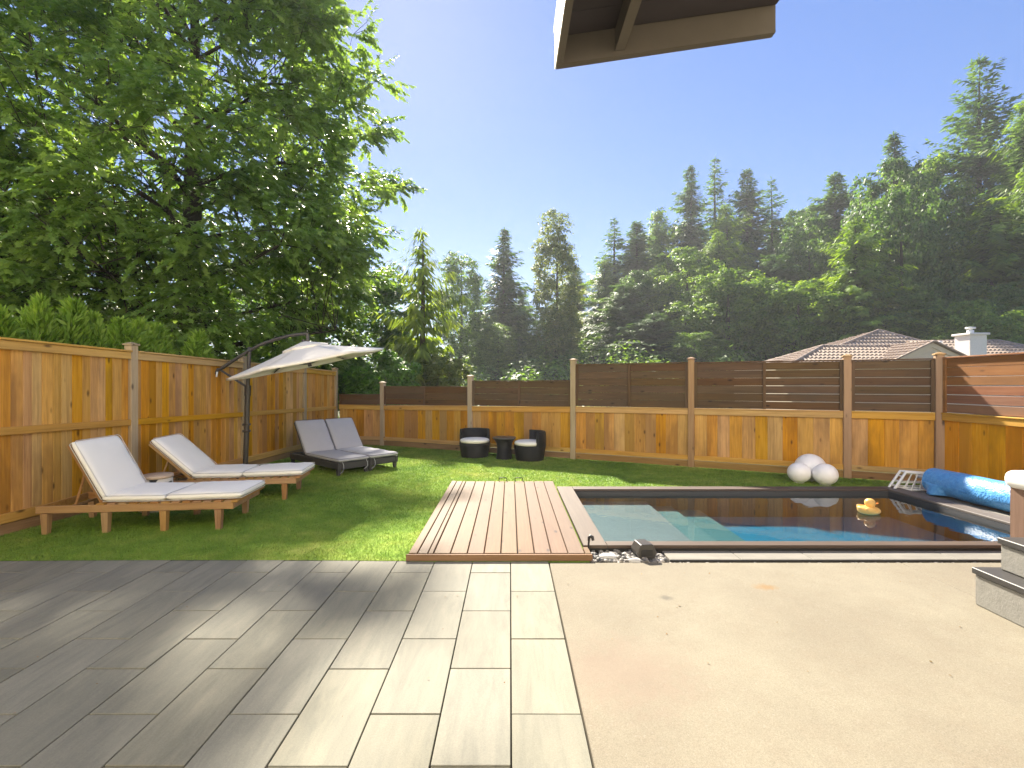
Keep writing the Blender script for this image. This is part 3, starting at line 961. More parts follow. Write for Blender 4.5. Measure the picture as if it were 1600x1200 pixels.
me = m.mesh(); bm = bmesh.new(); bm.from_mesh(me); bmesh.ops.recalc_face_normals(bm, faces=bm.faces); bmesh.ops.bevel(bm, geom=list(bm.edges), offset=0.004, segments=1, affect='EDGES'); bm.to_mesh(me); bm.free()
obj('housing', me, simple('light_housing', (0.05,0.046,0.042), 0.3, 0.5), t)
obj('lens', bbox(0.10, 0.006, 0.05, 0.002, 1, M['black_box']), None, t, (0, -0.072, 0.05))

# ------------------------------------------------------------------ cushions and loungers
def cushion_mesh(L, W, T, seed=0, wr=0.011, puff=0.016):
    """pillow lying in x,y with its middle at the origin"""
    from mathutils import noise as mn
    nx, ny = max(8, int(L/0.035)), max(8, int(W/0.035))
    us = [-math.cos(math.pi*i/nx) for i in range(nx+1)]
    us = [(abs(u)**0.75)*(1 if u > 0 else -1) for u in us]
    ws = [-math.cos(math.pi*j/ny) for j in range(ny+1)]
    ws = [(abs(u)**0.75)*(1 if u > 0 else -1) for u in ws]
    V = []; F = []
    for sgn in (1, -1):
        for j in range(ny+1):
            for i in range(nx+1):
                a, b = us[i], ws[j]
                hh = (max(0, 1-abs(a)**14)**0.5)*(max(0, 1-abs(b)**12)**0.5)
                z = sgn*T/2*hh
                x, y = a*L/2, b*W/2
                # corner rounding
                x *= 1-0.012*abs(b)**8; y *= 1-0.02*abs(a)**8
                if sgn > 0:
                    z += puff*(1-a*a)*(1-b*b)
                    z += wr*(mn.noise((x*7+seed*3.1, y*2.5, seed)) + 0.55*mn.noise((x*19+y*4, y*6+seed, 2.0)))*hh
                V.append((x, y, z))
    n1 = (nx+1)*(ny+1)
    for sgn in (0, 1):
        for j in range(ny):
            for i in range(nx):
                a = sgn*n1 + j*(nx+1)+i
                q = (a, a+1, a+nx+2, a+nx+1)
                F.append(q if sgn == 0 else q[::-1])
    mb = MB(); mb.add(V, F, None, True)
    me = mb.mesh()
    bm = bmesh.new(); bm.from_mesh(me); bmesh.ops.remove_doubles(bm, verts=bm.verts, dist=0.0005); bm.to_mesh(me); bm.free()
    return me
def piping_mesh(L, W, z, r=0.0032):
    c = 0.03; pts = []
    for (sx_, sy_, a0) in ((1,1,0),(-1,1,90),(-1,-1,180),(1,-1,270)):
        for k in range(4):
            a = R(a0+30*k)
            pts.append((sx_*(L/2-c)+c*math.cos(a)*1.02, sy_*(W/2-c)+c*math.sin(a)*1.02, z))
    pts.append(pts[0])
    return MB().tube(pts, r, 5, False).mesh()
def add_cushion(parent, L, W, T, loc, rot, mat, pmat, seed):
    o = obj('cushion', cushion_mesh(L, W, T, seed), mat, parent, loc, rot)
    obj('piping', piping_mesh(L*0.992, W*0.992, T*0.36), pmat, o)
    obj('piping', piping_mesh(L*0.992, W*0.992, -T*0.36), pmat, o)
    return o

def leg_mesh(h, wt, wb):
    a, b = wt/2, wb/2
    return MB().frustum([(-b,-b,0),(b,-b,0),(b,b,0),(-b,b,0)], [(-a,-a,h),(a,-a,h),(a,a,h),(-a,a,h)]).mesh()

def wood_lounger(label, loc, rz, back_deg, seed):
    t = thing('sun_lounger', label, 'sun lounger', loc, rz, 'wooden sun loungers on the grass by the left fence')
    Wd, Lg, zt, rh = 0.60, 1.76, 0.268, 0.07
    for y in (0.0, Wd):
        obj('side_rail', bbox(Lg, 0.028, rh, 0.004, 1, M['lounger_wood']), None, t, (Lg/2, y, zt-rh/2))
    lm = leg_mesh(zt-rh+0.002, 0.062, 0.046)
    for y in (0.012, Wd-0.012):
        for x in (0.075, 0.60, 1.12, 1.62):
            obj('leg', lm, M['lounger_leg'], t, (x, y, -0.004))
    for x in (0.02, Lg-0.012):
        obj('end_rail', bbox(0.028, Wd-0.03, rh*0.9, 0.004, 1, M['lounger_wood']), None, t, (x, Wd/2, zt-rh/2))
    for k in range(13):          # seat slats under the cushions
        x = 0.56 + k*0.096
        obj('slat', bbox(0.07, Wd+0.03, 0.014, 0.002, 1, M['lounger_wood']), None, t, (x, Wd/2, zt+0.008))
    obj('foot_rail', bbox(0.06, Wd+0.05, 0.022, 0.004, 1, M['lounger_wood']), None, t, (Lg+0.015, Wd/2, zt+0.006))
    # raised back
    px, pz, a = 0.54, zt+0.012, R(back_deg)
    BL = 0.625
    def bp(s, off): return (px - math.cos(a)*s + math.sin(a)*off*0, pz + math.sin(a)*s)
    for y in (0.05, Wd-0.05):
        obj('back_stile', bbox(BL, 0.028, 0.03, 0.003, 1, M['lounger_wood']), None, t, (px-math.cos(a)*BL/2, y, pz+math.sin(a)*BL/2), (0, a, 0))
    for k in range(7):
        s = 0.06 + k*0.088
        obj('back_slat', bbox(0.07, Wd-0.04, 0.012, 0.002, 1, M['lounger_wood']), None, t, (px-math.cos(a)*s+math.sin(a)*0.02, Wd/2, pz+math.sin(a)*s+math.cos(a)*0.02), (0, a, 0))
    for y in (0.09, Wd-0.09):   # props
        q = 0.36
        p0 = Vector((px-math.cos(a)*q, y, pz+math.sin(a)*q)); p1 = Vector((px-math.cos(a)*q-0.10, y, zt-0.02))
        m = MB().tube([p0, p1], 0.013, 4)
        obj('prop', m.mesh(), M['lounger_wood'], t)
    obj('prop_bar', bbox(0.022, Wd-0.03, 0.022, 0.003, 1, M['lounger_wood']), None, t, (px-math.cos(a)*0.36-0.10, Wd/2, zt-0.02))
    T = 0.075
    s = BL/2 + 0.005
    nx_, nz_ = math.sin(a), math.cos(a)
    add_cushion(t, BL, Wd+0.01, T, (px-math.cos(a)*s+nx_*(0.028+T/2), Wd/2, pz+math.sin(a)*s+nz_*(0.028+T/2)), (0, a, 0), M['cushion'], M['piping'], seed)
    zc = zt + 0.016 + T/2
    add_cushion(t, 0.565, Wd+0.01, T, (px+0.02+0.285, Wd/2, zc), (0, R(0.6), 0), M['cushion'], M['piping'], seed+1)
    add_cushion(t, 0.70, Wd+0.01, T, (px+0.59+0.35, Wd/2, zc+0.004), (0, R(-0.8), 0), M['cushion'], M['piping'], seed+2)
    return t
wood_lounger('wooden sun lounger with white cushion and steep backrest, nearest the paving', (-4.46, 4.49, 0), R(6), 62, 1)
wood_lounger('wooden sun lounger with white cushion and low reclined backrest beside the umbrella pole', (-4.37, 5.62, 0), R(8), 43, 5)

# patterned stool between the loungers
t = thing('drum_stool', 'small round white stool with dark brush pattern between the two white loungers', 'stool', (-4.0, 5.40, 0))
obj('body', MB().lathe([(0.0,0.0),(0.165,0.0),(0.172,0.02),(0.168,0.12),(0.152,0.28),(0.150,0.36),(0.0,0.36)], 28).mesh(), M['stool'], t)
obj('top', MB().lathe([(0.0,0.361),(0.155,0.361),(0.158,0.37),(0.158,0.388),(0.15,0.396),(0.0,0.398)], 28).mesh(), M['stool_top'], t)

# double grey lounger
FD = Vector((0.743,-0.669,0)); ang = math.atan2(FD.y, FD.x)
t = thing('double_lounger', 'double wicker lounger with grey cushions and two raised backs near the corner', 'sun lounger', (-3.90, 8.43, 0), ang)
Wd = 1.10; hw = Wd/2
for k in range(2):
    yb = k*hw
    for yy in (yb+0.03, yb+hw-0.03):
        obj('side_rail', bbox(1.70, 0.05, 0.10, 0.006, 1, M['wicker_grey']), None, t, (0.85, yy, 0.15))
    obj('foot_rail', bbox(0.05, hw-0.112, 0.10, 0.006, 1, M['wicker_grey']), None, t, (1.675, yb+hw/2, 0.15))
    obj('head_rail', bbox(0.05, hw-0.112, 0.10, 0.006, 1, M['wicker_grey']), None, t, (0.025, yb+hw/2, 0.15))
    obj('seat_panel', bbox(1.08, hw-0.112, 0.02, 0.004, 1, M['wicker']), None, t, (1.1, yb+hw/2, 0.185))
    for (lx, ly) in ((0.05, yb+0.04), (0.05, yb+hw-0.04), (1.65, yb+0.04), (1.65, yb+hw-0.04)):
        obj('leg', leg_mesh(0.10, 0.055, 0.042), M['wicker_grey'], t, (lx, ly, 0))
    a = R(52); px, pz, BL = 0.56, 0.205, 0.68
    obj('back_panel', bbox(BL, hw-0.03, 0.03, 0.006, 1, M['wicker']), None, t, (px-math.cos(a)*BL/2, yb+hw/2, pz+math.sin(a)*BL/2), (0, a, 0))
    T = 0.065
    o_ = 0.018+T/2
    add_cushion(t, BL, hw-0.01, T, (px-math.cos(a)*BL/2+math.sin(a)*o_, yb+hw/2, pz+math.sin(a)*BL/2+math.cos(a)*o_), (0, a, 0), M['grey_cushion'], M['grey_piping'], 11+k)
    add_cushion(t, 1.14, hw-0.008, T, (1.145, yb+hw/2, 0.205+T/2), (0, 0, 0), M['grey_cushion'], M['grey_piping'], 15+k)
    m = MB().tube([(px-0.28, yb+hw/2, 0.20+0.30), (px-0.30, yb+hw/2, 0.17)], 0.01, 5)
    obj('prop', m.mesh(), M['black_metal'], t)
for (yy, dz) in ((0.07, 0), (0.48, .02), (0.62, 0.01)):
    m = MB().tube([(1.708,yy,0.225),(1.725,yy+0.015,0.17),(1.722,yy+0.02,0.11),(1.71,yy-0.005,0.06+dz),(1.70,yy-0.03,0.045+dz)], 0.004, 5)
    obj('tie', m.mesh(), M['tie'], t)

# ------------------------------------------------------------------ cantilever umbrella
um = thing('cantilever_umbrella', 'cream cantilever umbrella with curved bronze arm tilting over the loungers', 'umbrella', (-4.06, 7.30, 0))
def U(x, y, z): return (x+4.06, y-7.30, z)
obj('pole', MB().tube([U(-4.06,7.30,0.0), U(-4.035,7.30,0.7), U(-4.02,7.30,1.26)], 0.037, 12).mesh(), M['bronze'], um)
obj('upper_pole', MB().tube([U(-4.02,7.30,1.26), U(-3.985,7.29,1.945)], 0.027, 12).mesh(), M['bronze'], um)
obj('collar', MB().tube([U(-4.02,7.30,1.24), U(-4.012,7.30,1.40)], 0.045, 12).mesh(), M['bronze'], um)
for z in (0.70, 0.80):
    obj('bracket', bbox(0.09, 0.09, 0.035, 0.006, 1, M['bronze']), None, um, U(-4.035,7.30,z))
obj('base', bbox(0.10, 0.9, 0.04, 0.004, 1, M['black_metal']), None, um, U(-4.06,7.30,0.02))
obj('base', bbox(0.65, 0.10, 0.036, 0.004, 1, M['black_metal']), None, um, U(-4.06,7.30,0.0602))
arm = [(-4.42,7.25,1.635),(-4.2,7.27,1.79),(-3.985,7.29,1.935),(-3.78,7.27,2.03),(-3.57,7.25,2.10),(-3.33,7.22,2.155),(-3.16,7.21,2.175),(-3.05,7.20,2.178)]
obj('arm', MB().tube([U(*p) for p in arm], [0.024]*len(arm), 10).mesh(), M['bronze'], um)
br = obj('crank', MB().tube([U(-4.44,7.25,1.65), U(-4.43,7.20,1.60), U(-4.41,7.16,1.575)], 0.022, 8).mesh(), M['bronze'], um)
obj('crank_handle', MB().tube([U(-4.40,7.16,1.60), U(-4.385,7.12,1.53)], 0.012, 6).mesh(), M['white_plastic'], um)
obj('brace', MB().tube([U(-4.39,7.25,1.625), U(-4.02,7.29,1.37)], 0.017, 8).mesh(), M['bronze'], um)
obj('joint', MB().tube([U(-3.985,7.27,1.90), U(-3.985,7.31,1.97)], 0.036, 8).mesh(), M['bronze'], um)
obj('hanger', MB().tube([U(-3.055,7.20,2.185), U(-3.055,7.20,2.06)], [0.022,0.030], 8).mesh(), M['bronze'], um)
RM = 1.12; HC = 0.30; YAW = R(22.5)
CM = Matrix.Translation(U(-3.035,7.20,1.745)) @ rotz(YAW) @ Matrix.Rotation(R(-13.0), 4, 'Y')
def canopy_pt(k, f, s):
    """k panel, f 0..1 across, s 0..1 from apex to rim"""
    a0, a1 = math.pi/3*k, math.pi/3*(k+1)
    p = Vector((math.cos(a0)*(1-f)+math.cos(a1)*f, math.sin(a0)*(1-f)+math.sin(a1)*f, 0))
    z = HC*(1-s) - 0.012*math.sin(math.pi*f)*s*s - 0.008*math.sin(math.pi*s)
    return Vector((p.x*RM*s, p.y*RM*s, z))
def panel_mesh(k, s0, s1, lift=0.0, hem=0.0):
    mb = MB(); nf, ns = 8, 8
    V = []
    for j in range(ns+1):
        s = s0+(s1-s0)*j/ns
        for i in range(nf+1):
            p = canopy_pt(k, i/nf, s); p.z += lift
            V.append(p)
    if hem:
        for i in range(nf+1):
            p = canopy_pt(k, i/nf, s1*0.999); p.z -= hem
            V.append(p)
    F = []
    for j in range(ns + (1 if hem else 0)):
        for i in range(nf):
            a = j*(nf+1)+i
            F.append((a, a+nf+1, a+nf+2, a+1))
    mb.add(V, F, CM, True)
    return mb.mesh()
cano = MB()
can_parent = None
for k in range(6):
    o = obj('canopy_panel', panel_mesh(k, 0.20, 1.0, 0.0, 0.03), M['canopy'], um)
    sm = o.modifiers.new('s', 'SOLIDIFY'); sm.thickness = 0.003
    v = obj('vent_panel', panel_mesh(k, 0.03, 0.29, 0.03, 0.012), M['canopy'], um)
    sm = v.modifiers.new('s', 'SOLIDIFY'); sm.thickness = 0.003
    a0 = math.pi/3*k
    d = Vector((math.cos(a0), math.sin(a0), 0))
    m = MB().tube([CM @ (d*0.03+Vector((0,0,HC-0.03))), CM @ (d*RM*0.5+Vector((0,0,HC*0.5-0.032))), CM @ (d*RM*0.99+Vector((0,0,-0.012)))], 0.008, 6)
    obj('rib', m.mesh(), M['bronze'], um)
    m = MB().tube([CM @ (d*RM*0.55+Vector((0,0,HC*0.45-0.04))), CM @ (d*0.03+Vector((0,0,-0.02)))], 0.006, 6)
    obj('strut', m.mesh(), M['bronze'], um)
obj('hub', MB().tube([CM @ Vector((0,0,HC+0.05)), CM @ Vector((0,0,-0.06))], 0.028, 10).mesh(), M['bronze'], um)

# ------------------------------------------------------------------ wicker tub set by the back fence
def tub_chair(label, loc, rz):
    t = thing('tub_chair', label, 'chair', loc, rz, 'black wicker tub chairs by the back fence')
    obj('base', MB().lathe([(0.0,0.0),(0.25,0.0),(0.258,0.01),(0.30,0.25),(0.302,0.275),(0.0,0.275)], 32).mesh(), M['wicker'], t)
    m = MB()   # wrap-round back: an arc of wall behind the seat (back lies at +y)
    a0, a1 = R(12), R(168)
    m.lathe([(0.302,0.265),(0.305,0.40),(0.298,0.525),(0.285,0.54),(0.262,0.54),(0.255,0.525),(0.258,0.277),(0.302,0.265)], 28, None, a0, a1)
    me = m.mesh()
    bm = bmesh.new(); bm.from_mesh(me); bmesh.ops.remove_doubles(bm, verts=bm.verts, dist=0.0001)
    bmesh.ops.holes_fill(bm, edges=[e for e in bm.edges if e.is_boundary], sides=0); bmesh.ops.recalc_face_normals(bm, faces=bm.faces); bm.to_mesh(me); bm.free()
    obj('back', me, M['wicker'], t)
    obj('cushion', MB().lathe([(0.0,0.278),(0.245,0.278),(0.285,0.292),(0.298,0.318),(0.285,0.345),(0.24,0.362),(0.12,0.372),(0.0,0.374)], 32).mesh(), M['cushion'], t, (0,-0.022,0), None, (0.97,0.9,1))
    return t
tub_chair('black wicker tub chair facing the camera, its white seat cushion in front', (-0.69, 9.32, 0), R(4))
tub_chair('black wicker tub chair turned sideways, its high back on the right', (0.37, 8.93, 0), R(-78))
t = thing('wicker_table', 'black wicker hourglass side table between the two tub chairs', 'table', (-0.11, 9.05, 0))
obj('body', MB().lathe([(0.0,0.0),(0.150,0.0),(0.152,0.01),(0.136,0.12),(0.132,0.2),(0.15,0.30),(0.20,0.375),(0.215,0.39),(0.0,0.39)], 32).mesh(), M['wicker'], t)
obj('top', MB().lathe([(0.0,0.391),(0.212,0.391),(0.22,0.398),(0.22,0.41),(0.21,0.416),(0.0,0.418)], 32).mesh(), simple('table_top', (0.085,0.075,0.066), 0.35, 0.5), t)

# ------------------------------------------------------------------ white globes
def globe(label, x, y, r):
    t = thing('globe_light', label, 'globe lamp', (x, y, 0), 0, 'white globe lamps on the grass')
    pr_ = [(0.0,0.0),(r*0.35,0.004)]
    for k in range(1, 22):
        a = -math.pi/2 + math.pi*(0.11+0.89*k/21)
        pr_.append((max(0.0, r*math.cos(a)), r*0.95 + r*0.95*math.sin(a)))
    obj('globe', MB().lathe(pr_, 32).mesh(), M['globe'], t)
    obj('foot', MB().lathe([(0.0,-0.002),(r*0.42,-0.002),(r*0.42,0.012),(0.0,0.012)], 20).mesh(), M['white_plastic'], t)
globe('white globe lamp on the grass, left and front of the trio', 4.16, 6.86, 0.152)
globe('white globe lamp on the grass, right and front of the trio', 4.43, 6.70, 0.158)
globe('largest white globe lamp, standing behind the other two', 4.42, 7.02, 0.205)

# ------------------------------------------------------------------ rubber duck
t = thing('rubber_duck', 'yellow toy duck floating on the pool water', 'toy duck', (3.95, 5.25, 0.0), R(-8))
def blob(prof, n=24, M_=None): return MB().lathe(prof, n, M_)
body = MB()
nb = 20
V = []; F = []
from mathutils import noise as mn
bm = bmesh.new()
bmesh.ops.create_uvsphere(bm, u_segments=32, v_segments=20, radius=1.0)
for v in bm.verts:
    x, y, z = v.co
    nx_ = x*0.112; ny_ = y*0.095; nz_ = z*0.047 + 0.030
    if x < -0.35 and z > -0.2:                      # tail lifts
        nz_ += 0.030*((-x-0.35)/0.65)**1.6
    v.co = (nx_, ny_, nz_)
for f in bm.faces: f.smooth = True
me = bpy.data.meshes.new('duck_body'); bm.to_mesh(me); bm.free()
obj('body', me, M['duck'], t)
hd = obj('head', MB().lathe([(0.0,0.055),(0.040,0.060),(0.040,0.072),(0.046,0.088),(0.052,0.108),(0.050,0.128),(0.040,0.145),(0.022,0.156),(0.0,0.159)], 28).mesh(), M['duck'], t, (0.012,0,0))
for sy in (-1, 1):
    bm = bmesh.new(); bmesh.ops.create_uvsphere(bm, u_segments=12, v_segments=8, radius=0.008)
    for f in bm.faces: f.smooth = True
    me = bpy.data.meshes.new('eye'); bm.to_mesh(me); bm.free()
    obj('eye', me, M['eye'], hd, (0.038, sy*0.03, 0.124))
    bm = bmesh.new(); bmesh.ops.create_uvsphere(bm, u_segments=16, v_segments=10, radius=1.0)
    for v in bm.verts: v.co = Vector((v.co.x*0.055, v.co.y*0.014, v.co.z*0.026 + 0.012*max(0,-v.co.x)))
    for f in bm.faces: f.smooth = True
    me = bpy.data.meshes.new('wing'); bm.to_mesh(me); bm.free()
    obj('wing', me, M['duck'], t, (-0.025, sy*0.088, 0.046))
bm = bmesh.new(); bmesh.ops.create_uvsphere(bm, u_segments=16, v_segments=10, radius=1.0)
for v in bm.verts: v.co = Vector((v.co.x*0.028, v.co.y*0.022, v.co.z*0.0075 + 0.005*max(0,v.co.x)))
for f in bm.faces: f.smooth = True
me = bpy.data.meshes.new('bill'); bm.to_mesh(me); bm.free()
obj('bill', me, M['duck_bill'], hd, (0.058, 0, 0.106))

# ------------------------------------------------------------------ pool cover roller
t = thing('cover_roller', 'rolled blue bubble pool cover with white lattice end stand along the pool side', 'pool cover', (5.40, 5.2, 0.025))
rr = MB()
nA, nL = 40, 46
V = []; F = []
for i in range(nL+1):
    yy = -1.15 + 2.03*i/nL
    for k in range(nA):
        a = 2*math.pi*k/nA
        r_ = 0.150 + 0.009*mn.noise((yy*2.2, math.cos(a)*1.2, math.sin(a)*1.2)) + 0.004*mn.noise((yy*9, math.cos(a)*4, math.sin(a)*4))
        r_ += 0.012*max(0, -math.sin(a))*(1+0.5*math.sin(yy*3))
        V.append((r_*math.cos(a), yy, 0.178 + r_*math.sin(a)))
for i in range(nL):
    for k in range(nA):
        a = i*nA+k; b = i*nA+(k+1) % nA
        F.append((a, a+nA, b+nA, b))
rr.add(V, F, None, True)
rr.add([V[k] for k in range(nA)], [tuple(range(nA))])
rr.add([V[nL*nA+k] for k in range(nA)], [tuple(range(nA))[::-1]])
rl = obj('cover_roll', rr.mesh(), M['cover'], t)
fl = MB()    # loose flap at the far end
V = []; F = []
for i in range(11):
    for j in range(7):
        V.append((-0.16-0.02*j*math.sin(i*0.6)+0.012*j, 0.86-0.055*i, 0.16-0.022*j+0.006*math.sin(i*1.7+j)))
for i in range(10):
    for j in range(6):
        a = i*7+j; F.append((a, a+1, a+8, a+7))
fl.add(V, F, None, True)
fo = obj('cover_flap', fl.mesh(), M['cover'], t); sm = fo.modifiers.new('s','SOLIDIFY'); sm.thickness = 0.004
obj('axle', MB().tube([(0,-1.3,0.178),(0,1.12,0.178)], 0.025, 10).mesh(), M['white_plastic'], t)
def stand(yc):
    for (dy, tag_) in ((-0.045,0),(0.045,0)):
        y = yc+dy
        A_, B_, C_ = (-0.40, y, 0.012), (0.20, y, 0.012), (-0.24, y, 0.245)
        D_ = (0.14, y, 0.215)
        m = MB().tube([A_, C_, D_, B_, A_], 0.0165, 8)
        obj('stand_frame', m.mesh(), M['white_plastic'], t)
        for f in (0.2, 0.38, 0.56, 0.74):
            obj('lattice_bar', MB().tube([(A_[0]+(B_[0]-A_[0])*f, y, 0.012), (C_[0]+(D_[0]-C_[0])*min(1,f*1.1), y, 0.24-0.03*f)], 0.007, 6).mesh(), M['white_plastic'], t)
        for q in ([(-0.33,y,0.11),(0.16,y,0.105)], [(-0.36,y,0.05),(0.18,y,0.05)]):
            obj('lattice_bar', MB().tube(q, 0.007, 6).mesh(), M['white_plastic'], t)
    for (x, z) in ((-0.40,0.012),(-0.36,0.07),(-0.32,0.13),(-0.28,0.19),(-0.24,0.245),(-0.08,0.232),(0.06,0.22),(0.2,0.012),(0.0,0.012),(-0.2,0.012)):
        obj('cross_bar', MB().tube([(x,yc-0.045,z),(x,yc+0.045,z)], 0.008, 6).mesh(), M['white_plastic'], t)
stand(1.06)
stand(-1.25)

# ------------------------------------------------------------------ hot tub and its stone steps, at the right edge
t = thing('hot_tub', 'hot tub with brown wood panels and a rounded white rim behind stone steps', 'hot tub', (4.32, 2.2, 0))
TX, TY = 1.0, 0.97
for k in range(14):
    w = 2*TY/14
    obj('panel', bbox(0.03, w-0.004, 0.72, 0.003, 1, M['tub_wood']), None, t, (-TX+0.015, -TY+w*(k+0.5), 0.38))
    obj('panel', bbox(0.03, w-0.004, 0.72, 0.003, 1, M['tub_wood']), None, t, (-TX+0.05+w*(k+0.5)*0.98, TY-0.015, 0.38), (0,0,R(90)))
obj('cabinet', bbox(2*TX-0.07, 2*TY-0.07, 0.70, 0.01, 1, M['black_box']), None, t, (0,0,0.36))
me = bbox(2*TX+0.06, 2*TY+0.06, 0.12, 0.05, 4, M['acrylic'])
for p in me.polygons: p.use_smooth = True
obj('rim', me, None, t, (0,0,0.79))
me = bbox(2*TX-0.2, 2*TY-0.2, 0.02, 0.005, 1, M['acrylic'])
obj('cover', me, None, t, (0,0,0.862))

st = thing('stone_steps', 'two grey stone steps with dark tile treads climbing to the hot tub', 'steps', (2.99, 3.075, 0), R(-2))
obj('step_block', bbox(0.42, 1.3, 0.198, 0.008, 1, M['stone_block']), None, st, (0.215, -0.65, 0.099))
obj('tread', bbox(0.44, 1.32, 0.038, 0.004, 1, M['dark_tile']), None, st, (0.215, -0.65, 0.2185))
obj('step_block', bbox(0.36, 1.2, 0.163, 0.008, 1, M['stone_block']), None, st, (0.315, -0.63, 0.320))
obj('tread', bbox(0.38, 1.22, 0.038, 0.004, 1, M['dark_tile']), None, st, (0.315, -0.63, 0.4225))

# fallen leaf bits on the paving
def leaf_bits():
    rng = np.random.default_rng(12)
    n = 46
    x = np.concatenate([rng.uniform(0.4, 3.0, 30), rng.uniform(-2.5, 0.2, 16)]); y = rng.uniform(1.9, 3.75, n)
    a = rng.uniform(0, 6.28, n)
    P = np.stack([x, y, np.full(n, 0.006)], 1)
    D = np.stack([np.cos(a), np.sin(a), rng.uniform(-0.05, 0.25, n)], 1)
    N = nrmz(np.stack([rng.normal(size=n)*0.3, rng.normal(size=n)*0.3, np.ones(n)], 1))
    l = rng.uniform(0.006, 0.020, n)
    v, f, t_ = rhombs(P, nrmz(D), N, l, l*0.55, rng.uniform(0, 1, n), 0.15)
    return np_mesh('leaf_bits', v, f, t_)

# ------------------------------------------------------------------ patio roof corner overhead
pr_ = thing('patio_roof', 'corner of a brown patio roof overhang seen from below at the top', 'roof', (0.206, 2.2, 2.87))
sl = math.tan(R(8.4))
def roofpt(x, y, z): return (x, y, z + x*sl)
def slab3(x0,x1,y0,y1,z0,z1):
    m = MB()
    b = [roofpt(x0,y0,z0),roofpt(x1,y0,z0),roofpt(x1,y1,z0),roofpt(x0,y1,z0)]
    t_ = [roofpt(x0,y0,z1),roofpt(x1,y0,z1),roofpt(x1,y1,z1),roofpt(x0,y1,z1)]
    return m.frustum(b, t_).mesh()
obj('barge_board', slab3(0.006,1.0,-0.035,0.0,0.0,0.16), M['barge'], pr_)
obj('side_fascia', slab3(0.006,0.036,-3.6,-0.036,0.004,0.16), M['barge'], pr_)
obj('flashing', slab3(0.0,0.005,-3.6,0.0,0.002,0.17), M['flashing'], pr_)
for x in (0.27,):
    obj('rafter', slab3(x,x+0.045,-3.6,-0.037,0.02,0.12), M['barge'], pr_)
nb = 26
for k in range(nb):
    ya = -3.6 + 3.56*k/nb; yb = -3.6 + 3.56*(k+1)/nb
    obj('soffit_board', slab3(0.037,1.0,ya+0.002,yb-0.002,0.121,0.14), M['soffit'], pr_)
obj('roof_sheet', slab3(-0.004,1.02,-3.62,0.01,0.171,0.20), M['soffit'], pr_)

# ------------------------------------------------------------------ neighbouring house
hs = thing('house', 'cream house with brown tiled hip roofs rising beyond the back fence', 'house', (0,0,0))
def tile_face(poly, eave_dir, mat, course=0.34, pitch=0.21, amp=0.075, step=0.05):
    """barrel tiles covering a planar polygon; poly = 3-D corners counter-clockwise from outside"""
    P = [Vector(p) for p in poly]
    nrm = (P[1]-P[0]).cross(P[2]-P[0]).normalized()
    if nrm.z < 0: nrm = -nrm
    ex = Vector(eave_dir).normalized()
    ey = nrm.cross(ex).normalized()
    if ey.z < 0: ey = -ey
    o = P[0]
    pts = [((p-o).dot(ex), (p-o).dot(ey)) for p in P]
    ymin, ymax = min(p[1] for p in pts), max(p[1] for p in pts)
    def span(y):
        xs_ = []
        for (a, b) in zip(pts, pts[1:]+pts[:1]):
            if (a[1]-y)*(b[1]-y) <= 0 and abs(a[1]-b[1]) > 1e-6:
                xs_.append(a[0]+(b[0]-a[0])*(y-a[1])/(b[1]-a[1]))
        return (min(xs_), max(xs_)) if len(xs_) >= 2 else None
    mb = MB(); y = ymin+1e-3
    prof = [(0.0, 0.0), (0.22, 0.75), (0.45, 1.0), (0.68, 0.75), (0.9, 0.0), (1.0, -0.08)]
    while y < ymax-0.02:
        y2 = min(y+course, ymax-1e-3)
        s = span((y+y2)/2)
        if s:
            k0 = math.ceil(s[0]/pitch); k1 = math.floor(s[1]/pitch)
            for k in range(k0, k1):
                x = k*pitch
                V = []
                for (yy, lift) in ((y-0.02, step), (y2, 0.0)):
                    for (fx, fz) in prof:
                        V.append(o + ex*(x+fx*pitch) + ey*yy + nrm*(fz*amp+lift))
                for (fx, fz) in prof:
                    V.append(o + ex*(x+fx*pitch) + ey*(y-0.02) + nrm*(fz*amp+lift-0.05))
                F = [(i, i+1, 7+i, 6+i) for i in range(5)] + [(12+i, 13+i, i+1, i) for i in range(5)]
                mb.add(V, F)
        y += course
    mb2 = MB()
    o_ = obj('roof_tiles', mb.mesh(), mat, hs); o_['kind'] = 'stuff'
    n_ = len(P)
    obj('roof_deck', MB().add([p - nrm*0.02 for p in P], [tuple(range(n_))]).mesh(), mat, hs)
def ridge_cap(a, b, r=0.10):
    a, b = Vector(a), Vector(b)
    n_ = max(1, int((b-a).length/0.4)); mb = MB()
    for k in range(n_):
        p, q = a+(b-a)*(k/n_), a+(b-a)*((k+1.06)/n_)
        mb.tube([p+Vector((0,0,.03)), q+Vector((0,0,.03))], [r, r*0.86], 8)
    o_ = obj('ridge_tiles', mb.mesh(), M['roof_tile'], hs); o_['kind'] = 'stuff'
# main hip
pk = (21.65, 28.0, 4.54); ze = 2.35
A_, B_, C_, D_ = (14.7,25,ze), (26.4,25,ze), (26.4,31,ze), (14.7,31,ze)
tile_face([A_, B_, pk], (1,0,0), M['roof_tile'])
tile_face([D_, A_, pk], (0,-1,0), M['roof_tile'])
tile_face([B_, C_, pk], (0,1,0), M['roof_tile'])
for c_ in (A_, B_): ridge_cap(c_, pk)
# lower wing to the left
r0, r1 = (16.05,24.5,3.33), (19.6,24.5,3.33)
E_, F_ = (13.3,22.6,2.33), (19.6,22.6,2.33); G_ = (13.3,26.4,2.33)
tile_face([E_, F_, r1, r0], (1,0,0), M['roof_tile'])
tile_face([G_, E_, r0], (0,-1,0), M['roof_tile'])
ridge_cap(E_, r0); ridge_cap(G_, r0); ridge_cap(r0, r1)
